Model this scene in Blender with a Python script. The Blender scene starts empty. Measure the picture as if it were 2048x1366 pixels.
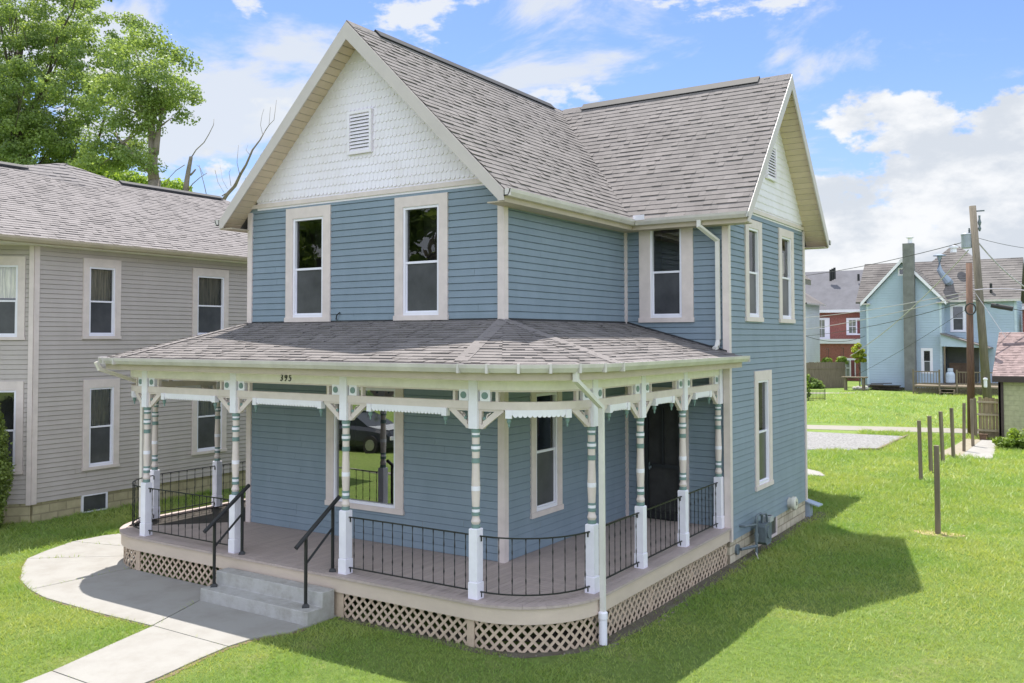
import bpy, math, random
import numpy as np
from mathutils import Vector, Matrix
random.seed(7); RNG = np.random.default_rng(11)
S = bpy.context.scene; COL = S.collection
rad = math.radians
# ------------------------------------------------------------------ camera
cam_d = bpy.data.cameras.new("camera"); cam = bpy.data.objects.new("camera", cam_d); COL.objects.link(cam)
CAM = Vector((8.0219, -12.1125, 3.5928)); YAW, PITCH, ROLL = 0.5755, 0.0323, -0.0019
Fv = Vector((-math.sin(YAW)*math.cos(PITCH), math.cos(YAW)*math.cos(PITCH), math.sin(PITCH)))
Rv = Vector((math.cos(YAW), math.sin(YAW), 0)); Uv = Rv.cross(Fv)
R2 = Rv*math.cos(ROLL)+Uv*math.sin(ROLL); U2 = Uv*math.cos(ROLL)-Rv*math.sin(ROLL)
M = Matrix(((R2.x,U2.x,-Fv.x,CAM.x),(R2.y,U2.y,-Fv.y,CAM.y),(R2.z,U2.z,-Fv.z,CAM.z),(0,0,0,1)))
cam.matrix_world = M
cam_d.sensor_width = 36; cam_d.lens = 36*1806.06/2048; cam_d.shift_y = -67/2048
cam_d.clip_start = .1; cam_d.clip_end = 3000
S.camera = cam
# ------------------------------------------------------------------ sun, sky, exposure
SUNV = Vector((-.285, .258, 1)).normalized()        # towards the sun
el = math.asin(SUNV.z); az = math.atan2(SUNV.x, SUNV.y)
sd = bpy.data.lights.new("sun", 'SUN'); sd.energy = 3.05; sd.angle = rad(.5); sd.color = (1, .95, .87)
sun = bpy.data.objects.new("sun", sd); COL.objects.link(sun)
sun.rotation_euler = (-SUNV).to_track_quat('-Z', 'Y').to_euler()
S.view_settings.view_transform = 'Standard'; S.view_settings.look = 'None'
S.view_settings.exposure = 1.30; S.view_settings.gamma = 1; S.view_settings.use_curve_mapping = False
S.render.engine = 'CYCLES'
W = bpy.data.worlds.new("World"); S.world = W; W.use_nodes = True
def world():
    nt = W.node_tree; nt.nodes.clear(); N = nt.nodes.new; L = nt.links.new
    out = N('ShaderNodeOutputWorld'); bg = N('ShaderNodeBackground'); bg.inputs[1].default_value = SKYS
    sky = N('ShaderNodeTexSky'); sky.sky_type = 'NISHITA'; sky.sun_disc = False
    sky.sun_elevation = el; sky.sun_rotation = az; sky.altitude = 200; sky.air_density = 1.0; sky.dust_density = .6; sky.ozone_density = 1.5
    tc = N('ShaderNodeTexCoord'); sep = N('ShaderNodeSeparateXYZ'); L(tc.outputs['Generated'], sep.inputs[0]); X, Y, Z = sep.outputs
    def m(op, *a):
        n = N('ShaderNodeMath'); n.operation = op
        for i, x in enumerate(a):
            if isinstance(x, (int, float)): n.inputs[i].default_value = x
            else: L(x, n.inputs[i])
        return n.outputs[0]
    def noise(src, sc, det, ro, dist=0):
        n = N('ShaderNodeTexNoise'); n.inputs['Scale'].default_value = sc; n.inputs['Detail'].default_value = det; n.inputs['Roughness'].default_value = ro; n.inputs['Distortion'].default_value = dist; L(src, n.inputs[0]); return n.outputs[0]
    def rng(x, a, b, c=0, d=1, smooth=True):
        r = N('ShaderNodeMapRange'); r.interpolation_type = 'SMOOTHSTEP' if smooth else 'LINEAR'; r.inputs[1].default_value = a; r.inputs[2].default_value = b; r.inputs[3].default_value = c; r.inputs[4].default_value = d; L(x, r.inputs[0]); return r.outputs[0]
    def mapn(src, loc, sc, rot=(0,0,0)):
        p = N('ShaderNodeMapping'); p.inputs['Location'].default_value = loc; p.inputs['Scale'].default_value = sc; p.inputs['Rotation'].default_value = rot; L(src, p.inputs[0]); return p.outputs[0]
    def mix(f, a, b, blend='MIX'):
        x = N('ShaderNodeMix'); x.data_type = 'RGBA'; x.blend_type = blend
        for i, c in ((0, f), (6, a), (7, b)):
            if isinstance(c, tuple): x.inputs[i].default_value = (*c, 1)
            elif isinstance(c, (int, float)): x.inputs[i].default_value = c
            else: L(c, x.inputs[i])
        return x.outputs[2]
    G = tc.outputs['Generated']
    zz = m('ADD', m('MAXIMUM', Z, 0), .25); comb = N('ShaderNodeCombineXYZ'); L(m('DIVIDE', X, zz), comb.inputs[0]); L(m('DIVIDE', Y, zz), comb.inputs[1])
    base = mix(1.0, sky.outputs[0], SKYM, 'MULTIPLY')
    # pale horizon air
    base = mix(rng(Z, .0, .30, .50, 0), base, (CL*.62, CL*.76, CL*.93))
    # thin high wisps, denser to the left of the view; unseen overhead cover added as fill
    w = noise(mapn(comb.outputs[0], (5.3, 2.2, 0), (1, 1.3, 1), (0,0,.5)), 2.3, 12, .60, .35)
    w = m('ADD', w, rng(X, -.35, -.95, -.03, .12, False)); w = m('ADD', w, rng(Z, .40, .62, 0, .16))
    c1 = mix(rng(w, .49, .63, 0, .9), base, (CL*.90, CL*.95, CL*1.02))
    # small broken puffs
    pf = noise(mapn(G, (2.1, .7, 1.2), (1, 1, 2.2)), 7.5, 9, .58)
    pm = m('MULTIPLY', rng(pf, .575, .64, 0, .9), rng(Z, .20, .27))
    c2 = mix(pm, c1, (CL, CL*1.03, CL*1.06))
    # cumulus bank low over the horizon
    cu = noise(mapn(G, (1.62, .43, .33), (1, 1, 1.7)), 5.2, 10, .60)
    cu = m('ADD', cu, rng(Z, .09, .33, .22, -.27, False))
    sh = noise(mapn(G, (1.62, .43, .42), (1, 1, 1.9)), 8, 7, .6)
    body = mix(rng(sh, .40, .60), (CL*.80, CL*.86, CL*.95), (CL*1.10, CL*1.12, CL*1.15))
    c3 = mix(rng(cu, .515, .565), c2, body)
    # bright veil added high above the frame, unseen, to lift the shade
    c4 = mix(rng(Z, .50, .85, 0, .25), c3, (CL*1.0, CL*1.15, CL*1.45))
    # bright cloud bank added unseen behind the camera to fill the shaded walls
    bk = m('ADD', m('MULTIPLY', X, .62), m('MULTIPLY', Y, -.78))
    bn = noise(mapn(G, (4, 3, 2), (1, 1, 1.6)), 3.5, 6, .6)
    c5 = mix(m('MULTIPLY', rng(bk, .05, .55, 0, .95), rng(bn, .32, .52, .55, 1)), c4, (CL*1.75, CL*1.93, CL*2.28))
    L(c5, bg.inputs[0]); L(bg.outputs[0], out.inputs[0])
SKYS = .14; CL = 2.55; SKYM = (.39, .435, .555)
world()
# ------------------------------------------------------------------ materials
MATS = {}
def mat(name, col, rough=.6, var=.08, vscale=3.0, bump=0, bscale=30, col2=None, spec=.5, metal=0, vdet=4, stretch=(1,1,1), island=0, attr=0, thr=None, bdist=.01):
    """Principled with noise-driven colour variation and bump in object space."""
    if name in MATS: return MATS[name]
    m = bpy.data.materials.new(name); m.use_nodes = True; nt = m.node_tree; N = nt.nodes.new; L = nt.links.new
    b = nt.nodes['Principled BSDF']; b.inputs['Roughness'].default_value = rough; b.inputs['Metallic'].default_value = metal
    b.inputs['Specular IOR Level'].default_value = spec
    tc = N('ShaderNodeTexCoord'); mp = N('ShaderNodeMapping'); mp.inputs['Scale'].default_value = stretch
    L(tc.outputs['Object'], mp.inputs[0])
    n = N('ShaderNodeTexNoise'); n.inputs['Scale'].default_value = vscale; n.inputs['Detail'].default_value = vdet; n.inputs['Roughness'].default_value = .65
    L(mp.outputs[0], n.inputs[0])
    mr = N('ShaderNodeMapRange'); lo, hi = thr or (.3, .7); mr.inputs[1].default_value = lo; mr.inputs[2].default_value = hi; L(n.outputs[0], mr.inputs[0])
    mx = N('ShaderNodeMix'); mx.data_type = 'RGBA'
    c2 = col2 or tuple(c*(1-2*var) for c in col); c1 = col if col2 else tuple(min(1, c*(1+var)) for c in col)
    mx.inputs[6].default_value = (*c1, 1); mx.inputs[7].default_value = (*c2, 1); L(mr.outputs[0], mx.inputs[0])
    last = mx.outputs[2]
    if island:
        g = N('ShaderNodeNewGeometry'); mm = N('ShaderNodeMapRange'); mm.inputs[3].default_value = 1-island; mm.inputs[4].default_value = 1+island
        L(g.outputs['Random Per Island'], mm.inputs[0]); hs = N('ShaderNodeMix'); hs.data_type = 'RGBA'; hs.blend_type = 'MULTIPLY'; hs.inputs[0].default_value = 1
        L(last, hs.inputs[6]); L(mm.outputs[0], hs.inputs[7]); last = hs.outputs[2]
    if attr:
        a = N('ShaderNodeAttribute'); a.attribute_name = 'tone'; hs = N('ShaderNodeMix'); hs.data_type = 'RGBA'; hs.blend_type = 'MULTIPLY'; hs.inputs[0].default_value = 1
        L(last, hs.inputs[6]); L(a.outputs['Fac'], hs.inputs[7]); last = hs.outputs[2]
    L(last, b.inputs['Base Color'])
    if bump:
        n2 = N('ShaderNodeTexNoise'); n2.inputs['Scale'].default_value = bscale; n2.inputs['Detail'].default_value = 4; L(mp.outputs[0], n2.inputs[0])
        bp = N('ShaderNodeBump'); bp.inputs['Strength'].default_value = bump; bp.inputs['Distance'].default_value = bdist; L(n2.outputs[0], bp.inputs['Height']); L(bp.outputs[0], b.inputs['Normal'])
    MATS[name] = m; return m
def leafmat(name, c1, c2, trans=.35, scale=.6):
    m = bpy.data.materials.new(name); m.use_nodes = True; nt = m.node_tree; N = nt.nodes.new; L = nt.links.new
    nt.nodes.remove(nt.nodes['Principled BSDF']); out = nt.nodes['Material Output']
    d = N('ShaderNodeBsdfPrincipled'); d.inputs['Roughness'].default_value = .5; t = N('ShaderNodeBsdfTranslucent'); mx = N('ShaderNodeMixShader'); mx.inputs[0].default_value = trans
    tc = N('ShaderNodeTexCoord'); n = N('ShaderNodeTexNoise'); n.inputs['Scale'].default_value = scale; n.inputs['Detail'].default_value = 3; L(tc.outputs['Object'], n.inputs[0])
    g = N('ShaderNodeNewGeometry'); ad = N('ShaderNodeMath'); ad.operation = 'MULTIPLY_ADD'; ad.inputs[1].default_value = .5; L(g.outputs['Random Per Island'], ad.inputs[0])
    mr = N('ShaderNodeMapRange'); mr.inputs[1].default_value = .35; mr.inputs[2].default_value = .65; mr.inputs[4].default_value = .55; L(n.outputs[0], mr.inputs[0]); L(mr.outputs[0], ad.inputs[2])
    c = N('ShaderNodeMix'); c.data_type = 'RGBA'; c.inputs[6].default_value = (*c1,1); c.inputs[7].default_value = (*c2,1); L(ad.outputs[0], c.inputs[0])
    L(c.outputs[2], d.inputs['Base Color']); br = N('ShaderNodeMix'); br.data_type='RGBA'; br.blend_type='MULTIPLY'; br.inputs[0].default_value = 1; br.inputs[7].default_value = (1.5,1.45,.8,1); L(c.outputs[2], br.inputs[6]); L(br.outputs[2], t.inputs[0])
    L(d.outputs[0], mx.inputs[1]); L(t.outputs[0], mx.inputs[2]); L(mx.outputs[0], out.inputs[0])
    MATS[name] = m; return m
def glassmat(name, ior=1.6, tint=(.75,.8,.8), wob=.02, wsc=2.5, refl=None):
    m = bpy.data.materials.new(name); m.use_nodes = True; nt = m.node_tree; N = nt.nodes.new; L = nt.links.new
    nt.nodes.remove(nt.nodes['Principled BSDF']); out = nt.nodes['Material Output']
    t = N('ShaderNodeBsdfTransparent'); t.inputs[0].default_value = (*tint,1); g = N('ShaderNodeBsdfGlossy'); g.inputs['Roughness'].default_value = .01
    f = N('ShaderNodeFresnel'); f.inputs[0].default_value = ior; mx = N('ShaderNodeMixShader')
    tc = N('ShaderNodeTexCoord'); n = N('ShaderNodeTexNoise'); n.inputs['Scale'].default_value = wsc; n.inputs['Detail'].default_value = 1; L(tc.outputs['Object'], n.inputs[0])
    bp = N('ShaderNodeBump'); bp.inputs['Strength'].default_value = wob; bp.inputs['Distance'].default_value = .1; L(n.outputs[0], bp.inputs['Height']); L(bp.outputs[0], g.inputs['Normal'])
    L(f.outputs[0], mx.inputs[0]); L(t.outputs[0], mx.inputs[1]); L(g.outputs[0], mx.inputs[2]); L(mx.outputs[0], out.inputs[0])
    MATS[name] = m; return m
def brickmat(name, c1, c2, mortar, sc, flipx=False):
    m = bpy.data.materials.new(name); m.use_nodes = True; nt = m.node_tree; N = nt.nodes.new; L = nt.links.new
    b = nt.nodes['Principled BSDF']; b.inputs['Roughness'].default_value = .85
    tc = N('ShaderNodeTexCoord'); sp = N('ShaderNodeSeparateXYZ'); L(tc.outputs['Object'], sp.inputs[0]); cb = N('ShaderNodeCombineXYZ')
    L(sp.outputs[1 if flipx else 0], cb.inputs[0]); L(sp.outputs[2], cb.inputs[1])
    br = N('ShaderNodeTexBrick'); br.inputs['Scale'].default_value = sc; br.inputs['Color1'].default_value = (*c1,1); br.inputs['Color2'].default_value = (*c2,1); br.inputs['Mortar'].default_value = (*mortar,1)
    br.inputs['Mortar Size'].default_value = .02; L(cb.outputs[0], br.inputs[0])
    n = N('ShaderNodeTexNoise'); n.inputs['Scale'].default_value = 6; n.inputs['Detail'].default_value = 8; L(tc.outputs['Object'], n.inputs[0]); mx = N('ShaderNodeMix'); mx.data_type='RGBA'; mx.blend_type='MULTIPLY'; mx.inputs[0].default_value=.5
    L(br.outputs[0], mx.inputs[6]); L(n.outputs[0], mx.inputs[7]); L(mx.outputs[2], b.inputs['Base Color'])
    bp = N('ShaderNodeBump'); bp.invert = True; bp.inputs['Strength'].default_value = .6; bp.inputs['Distance'].default_value = .01; L(br.outputs[1], bp.inputs['Height']); L(bp.outputs[0], b.inputs['Normal'])
    MATS[name] = m; return m
SIDING = mat('blue_grey_vinyl', (.212,.268,.328), .50, .06, 2.6, .2, 60, island=.035, col2=(.172,.226,.276), stretch=(1,1,.35), vdet=8, thr=(.35,.8))
SIDING_B = mat('beige_vinyl', (.48,.425,.405), .55, .06, 2.2, .1, 60, island=.03, col2=(.42,.37,.345), stretch=(1,1,.35), vdet=8, thr=(.35,.8))
TRIM = mat('beige_trim', (.68,.585,.56), .5, .05, 4, .1, 50)
TAN = mat('tan_trim', (.47,.395,.31), .5, .06, 3, .1, 40)
CREAM = mat('cream_paint', (.80,.74,.70), .45, .05, 5, .08, 40)
WHITE = mat('white_paint', (.82,.79,.88), .4, .03, 5, .06, 40)
PLASTIC = mat('white_plastic', (.8,.78,.86), .3, .02, 3)
GREEN = mat('sage_green_paint', (.17,.255,.25), .45, .05, 5)
SHINGLE = mat('weathered_shingle', (.198,.180,.176), .92, .09, .9, .8, 220, attr=1, bdist=.004, vdet=6)
SHINGLE_N = mat('neighbour_shingle', (.235,.215,.214), .92, .06, 1.4, .8, 220, attr=1, bdist=.004)
SCALE_M = mat('white_scallop', (.84,.79,.88), .6, .07, 1.1, .2, 40, col2=(.72,.66,.68), thr=(.42,.8))
SOFFIT = mat('soffit_board', (.66,.53,.41), .6, .05, 3, island=.05)
RAKE = mat('rake_board', (.55,.49,.47), .45, .03, 3)
GUTTER = mat('gutter_metal', (.60,.555,.54), .35, .08, 2.5, .1, 10, stretch=(1,1,.6))
BLACK = mat('black_iron', (.012,.013,.015), .38, .1, 8)
RIDGEV = mat('ridge_vent', (.03,.03,.035), .7, .1, 5)
DECK = mat('deck_board', (.44,.36,.335), .6, .06, 1.5, .4, 30, island=.05, stretch=(6,1,1))
FASCIA = mat('deck_fascia', (.60,.49,.41), .55, .05, 1.2, .1, 20, stretch=(1,1,3))
LATT = mat('lattice_wood', (.53,.41,.31), .65, .1, 5, .2, 40)
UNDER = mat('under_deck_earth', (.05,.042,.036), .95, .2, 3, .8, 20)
CONC = mat('pale_concrete', (.33,.318,.30), .9, .08, 1.7, .8, 110, vdet=14, col2=(.288,.273,.252), thr=(.44,.66))
STEPM = mat('step_concrete', (.42,.41,.40), .9, .14, 3.6, .9, 35, vdet=12, col2=(.315,.30,.275), thr=(.42,.66))
STONE = brickmat('foundation_stone', (.72,.63,.49), (.56,.48,.36), (.40,.33,.24), 1.5, True)
FOUND_N = brickmat('yellow_block_foundation', (.60,.52,.33), (.54,.46,.29), (.42,.36,.23), 1.25, True)
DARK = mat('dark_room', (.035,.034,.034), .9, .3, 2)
SCREEN = mat('window_screen', (.085,.085,.095), .30, .25, 1.5, 0, 30, col2=(.035,.035,.042), vdet=6)
CURTAIN = mat('curtain', (.80,.74,.60), .9, .25, 9, .4, 6, stretch=(3,3,.2))
GLASS = glassmat('window_glass', 2.05, (.92,.94,.94))
GLASSB = glassmat('picture_glass', 5.0, (.5,.5,.5), .012, 1.2)
WOODG = mat('grey_wood', (.20,.16,.115), .85, .15, 3, .6, 20, stretch=(4,4,.5))
GASM = mat('gas_meter_grey', (.13,.16,.18), .5, .15, 9)
# ------------------------------------------------------------------ mesh builder
class MB:
    def __init__(s): s.v=[]; s.f=[]; s.mi=[]; s.t=[]
    def face(s, pts, mi=0, tone=1.0):
        n=len(s.v); s.v.extend([tuple(p) for p in pts]); s.f.append(tuple(range(n,n+len(pts)))); s.mi.append(mi); s.t.append(tone)
    def mesh(s, vs, fs, mi=0, tone=1.0):
        n=len(s.v); s.v.extend([tuple(p) for p in vs])
        for f in fs: s.f.append(tuple(i+n for i in f)); s.mi.append(mi); s.t.append(tone)
    def box(s, a, b, mi=0):
        x0,y0,z0=[min(a[i],b[i]) for i in range(3)]; x1,y1,z1=[max(a[i],b[i]) for i in range(3)]
        v=[(x0,y0,z0),(x1,y0,z0),(x1,y1,z0),(x0,y1,z0),(x0,y0,z1),(x1,y0,z1),(x1,y1,z1),(x0,y1,z1)]
        s.mesh(v,[(0,3,2,1),(4,5,6,7),(0,1,5,4),(1,2,6,5),(2,3,7,6),(3,0,4,7)],mi)
    def ob(s, O, A, B, C, mi=0):
        O,A,B,C=map(Vector,(O,A,B,C)); v=[O,O+A,O+A+B,O+B,O+C,O+A+C,O+A+B+C,O+B+C]
        fs=[(0,3,2,1),(4,5,6,7),(0,1,5,4),(1,2,6,5),(2,3,7,6),(3,0,4,7)]
        if A.cross(B).dot(C)<0: fs=[f[::-1] for f in fs]
        s.mesh(v,fs,mi)
    def ext(s, poly, f0, f1, mi=0):
        """poly of 2D points; f0,f1 map a point to 3D on either side"""
        n=len(poly); a=[f0(*p) for p in poly]; b=[f1(*p) for p in poly]
        s.mesh(a+b,[tuple(range(n))[::-1],tuple(range(n,2*n))]+[(i,(i+1)%n,(i+1)%n+n,i+n) for i in range(n)],mi)
    def tube(s, pts, r, n=8, mi=0, cap=True, twist=0):
        pts=[Vector(p) for p in pts]; k=len(pts); rs=r if isinstance(r,(list,tuple)) else [r]*k; vs=[]; ref=None
        for i,p in enumerate(pts):
            d=(pts[min(i+1,k-1)]-pts[max(i-1,0)]).normalized()
            if ref is None: ref=Vector((0,0,1)) if abs(d.z)<.9 else Vector((1,0,0))
            x=d.cross(ref).normalized(); y=d.cross(x).normalized(); ref=-y if False else ref
            for j in range(n):
                a=2*math.pi*j/n+twist*i; vs.append(p+(x*math.cos(a)+y*math.sin(a))*rs[i])
        fs=[(i*n+j,i*n+(j+1)%n,(i+1)*n+(j+1)%n,(i+1)*n+j) for i in range(k-1) for j in range(n)]
        if cap: fs+=[tuple(range(n))[::-1],tuple(range((k-1)*n,k*n))]
        s.mesh(vs,fs,mi)
    def lathe(s, prof, c, n=16, mi=0, axis=None):
        """prof [(r,z,mi)] about the vertical through c (x,y,z0)"""
        k=len(prof); vs=[]
        for p in prof:
            for j in range(n): a=2*math.pi*j/n; vs.append((c[0]+p[0]*math.cos(a),c[1]+p[0]*math.sin(a),c[2]+p[1]))
        b=len(s.v); s.v.extend(vs)
        for i in range(k-1):
            m=prof[i][2] if len(prof[i])>2 else mi
            for j in range(n): s.f.append((b+i*n+j,b+i*n+(j+1)%n,b+(i+1)*n+(j+1)%n,b+(i+1)*n+j)); s.mi.append(m); s.t.append(1)
        s.f.append(tuple(range(b+(k-1)*n,b+k*n))); s.mi.append(prof[-1][2] if len(prof[-1])>2 else mi); s.t.append(1)
        s.f.append(tuple(range(b,b+n))[::-1]); s.mi.append(prof[0][2] if len(prof[0])>2 else mi); s.t.append(1)
    def build(s, name, mats, parent=None, smooth=False, label=None, autos=None):
        if not isinstance(mats,(list,tuple)): mats=[mats]
        off=Vector((0,0,0)); p=parent
        while p: off+=Vector(p.location); p=p.parent
        me=bpy.data.meshes.new(name); v=[(a[0]-off.x,a[1]-off.y,a[2]-off.z) for a in s.v]
        me.from_pydata(v,[],s.f); 
        for m in mats: me.materials.append(m)
        me.polygons.foreach_set('material_index', s.mi)
        if smooth: me.polygons.foreach_set('use_smooth',[True]*len(s.f))
        if any(t!=1.0 for t in s.t):
            at=me.attributes.new('tone','FLOAT','FACE'); at.data.foreach_set('value',[float(t) for t in s.t])
        elif mats[0].name.endswith('shingle'):
            at=me.attributes.new('tone','FLOAT','FACE'); at.data.foreach_set('value',[1.0]*len(s.f))
        me.update(); o=bpy.data.objects.new(name,me); COL.objects.link(o); o.parent=parent
        if autos: me.shade_smooth() if False else None
        if label: o['label']=label
        return o
def empty(name, loc, label, cat, group=None):
    o=bpy.data.objects.new(name,None); COL.objects.link(o); o.location=loc; o['label']=label; o['category']=cat
    o.empty_display_size=.2
    if group: o['group']=group
    return o
def tag(o,label,cat,group=None,kind=None):
    o['label']=label; o['category']=cat
    if group: o['group']=group
    if kind: o['kind']=kind
    return o
def copy_tree(o,parent=None):
    c=o.copy(); COL.objects.link(c); c.parent=parent
    for ch in list(o.children): copy_tree(ch,c)
    return c
V=Vector
# clip polygon (list of (x,y)) by convex polygon (ccw)
def clip(poly, cv):
    for i in range(len(cv)):
        a=cv[i]; b=cv[(i+1)%len(cv)]; out=[]
        def side(p): return (b[0]-a[0])*(p[1]-a[1])-(b[1]-a[1])*(p[0]-a[0])
        for j in range(len(poly)):
            p=poly[j]; q=poly[(j+1)%len(poly)]; sp,sq=side(p),side(q)
            if sp>=0: out.append(p)
            if (sp>=0)!=(sq>=0):
                t=sp/(sp-sq); out.append((p[0]+(q[0]-p[0])*t,p[1]+(q[1]-p[1])*t))
        poly=out
        if len(poly)<3: return []
    return poly
def shingles(mb, O, U, Vv, polys, e=.146, t=.012, tab=(.09,.22), jag=.5, seed=1, tones=(.87,1.07)):
    """shingle tabs over the plane O+u*U+v*Vv inside each convex polygon"""
    r=random.Random(seed); O,U,Vv=V(O),V(U).normalized(),V(Vv).normalized(); Nn=U.cross(Vv).normalized()
    if Nn.z<0: Nn=-Nn
    us=[p[0] for q in polys for p in q]; vs=[p[1] for q in polys for p in q]
    u0,u1,v0,v1=min(us),max(us),min(vs),max(vs); v=v0; row=0
    P=lambda u,v,h: O+U*u+Vv*v+Nn*h
    def ccw(q):
        a=sum(q[i][0]*q[(i+1)%len(q)][1]-q[(i+1)%len(q)][0]*q[i][1] for i in range(len(q)))
        return q if a>0 else q[::-1]
    polys=[ccw(q) for q in polys]
    while v<v1:
        u=u0-r.random()*.3
        while u<u1:
            w=r.uniform(*tab); h=t*r.choice((.7,.9,1.0,1.65)); tn=r.uniform(*tones)
            rect=[(u,v),(u+w,v),(u+w,min(v+e,v1)),(u,min(v+e,v1))]
            for q in polys:
                c=clip(rect,q)
                if not c: continue
                hh=lambda p: .004+h*(1-(p[1]-v)/e)
                top=[P(p[0],p[1],hh(p)) for p in c]; mb.face(top,0,tn)
                for i in range(len(c)):     # lips along the lower edge
                    a,b=c[i],c[(i+1)%len(c)]
                    if abs(a[1]-v)<1e-5 and abs(b[1]-v)<1e-5:
                        mb.face([P(a[0],a[1],.0),P(b[0],b[1],.0),P(b[0],b[1],hh(b)),P(a[0],a[1],hh(a))],0,tn*.85)
            u+=w
        v+=e; row+=1
def siding(mb, O, U, N, z0, z1, width, opens=(), lim=None, e=.118, t=.014, zref=None):
    """lap siding; O corner at z=0 datum, s along U"""
    O,U,N=V(O),V(U),V(N); zr=z0 if zref is None else zref
    k=math.floor((z0-zr)/e); bks=sorted(set([z0,z1]+[o[i] for o in opens for i in (2,3) if z0<o[i]<z1]))
    zs=[]; z=zr+k*e
    lst=set(bks)
    while z<z1+e:
        if z0<z<z1: lst.add(z)
        z+=e
    lst=sorted(lst); P=lambda s,z,o: V((O.x+U.x*s+N.x*o,O.y+U.y*s+N.y*o,z))
    for a,b in zip(lst,lst[1:]):
        if b-a<1e-5: continue
        mid=(a+b)/2; kk=math.floor((mid-zr)/e); zk=zr+kk*e
        la,lb=lim(a) if lim else (0,width); ta,tb=lim(b) if lim else (0,width)
        if lb-la<=0 and tb-ta<=0: continue
        cuts=sorted((o[0],o[1]) for o in opens if o[2]<mid<o[3]); segs=[]; cur=None
        xs=[(la,ta)]; 
        for c0,c1 in cuts: xs+= [(c0,c0),(c1,c1)]
        xs.append((lb,tb))
        xs2=[]
        for i in range(0,len(xs),2):
            A_,B_=xs[i],xs[i+1]; c=A_; jr=random.Random(kk*7+int(O.x*3)+i); j=A_[0]+jr.uniform(.6,3.7)
            while j<min(B_[0],B_[1])-.4 and j>A_[1]: xs2+=[c,(j-.0015,j-.0015)]; c=(j+.0015,j+.0015); j+=jr.uniform(2.2,3.7)
            xs2+=[c,B_]
        xs=xs2
        for i in range(0,len(xs),2):
            (s0a,s0b),(s1a,s1b)=xs[i],xs[i+1]
            if s1a-s0a<=1e-4 and s1b-s0b<=1e-4: continue
            oa=t*(1-(a-zk)/e); obb=t*(1-(b-zk)/e); g=min(.1*e,(b-a)*.3) if abs(b-zk-e)<1e-4 else 0; f=1-g/(b-a); sm0=s0a+(s0b-s0a)*f; sm1=s1a+(s1b-s1a)*f
            qs=[[P(s0a,a,oa),P(s1a,a,oa),P(sm1,b-g,obb),P(sm0,b-g,obb)]]
            if g: qs.append([P(sm0,b-g,obb),P(sm1,b-g,obb),P(s1b,b,-.012),P(s0b,b,-.012)])
            for q in qs: mb.face(q[::-1] if U.cross(V((0,0,1))).dot(N)<0 else q)
            if abs(a-zk)<1e-4: mb.face([P(s0a,a,-.012),P(s1a,a,-.012),P(s1a,a,oa),P(s0a,a,oa)][::-1])
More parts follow.
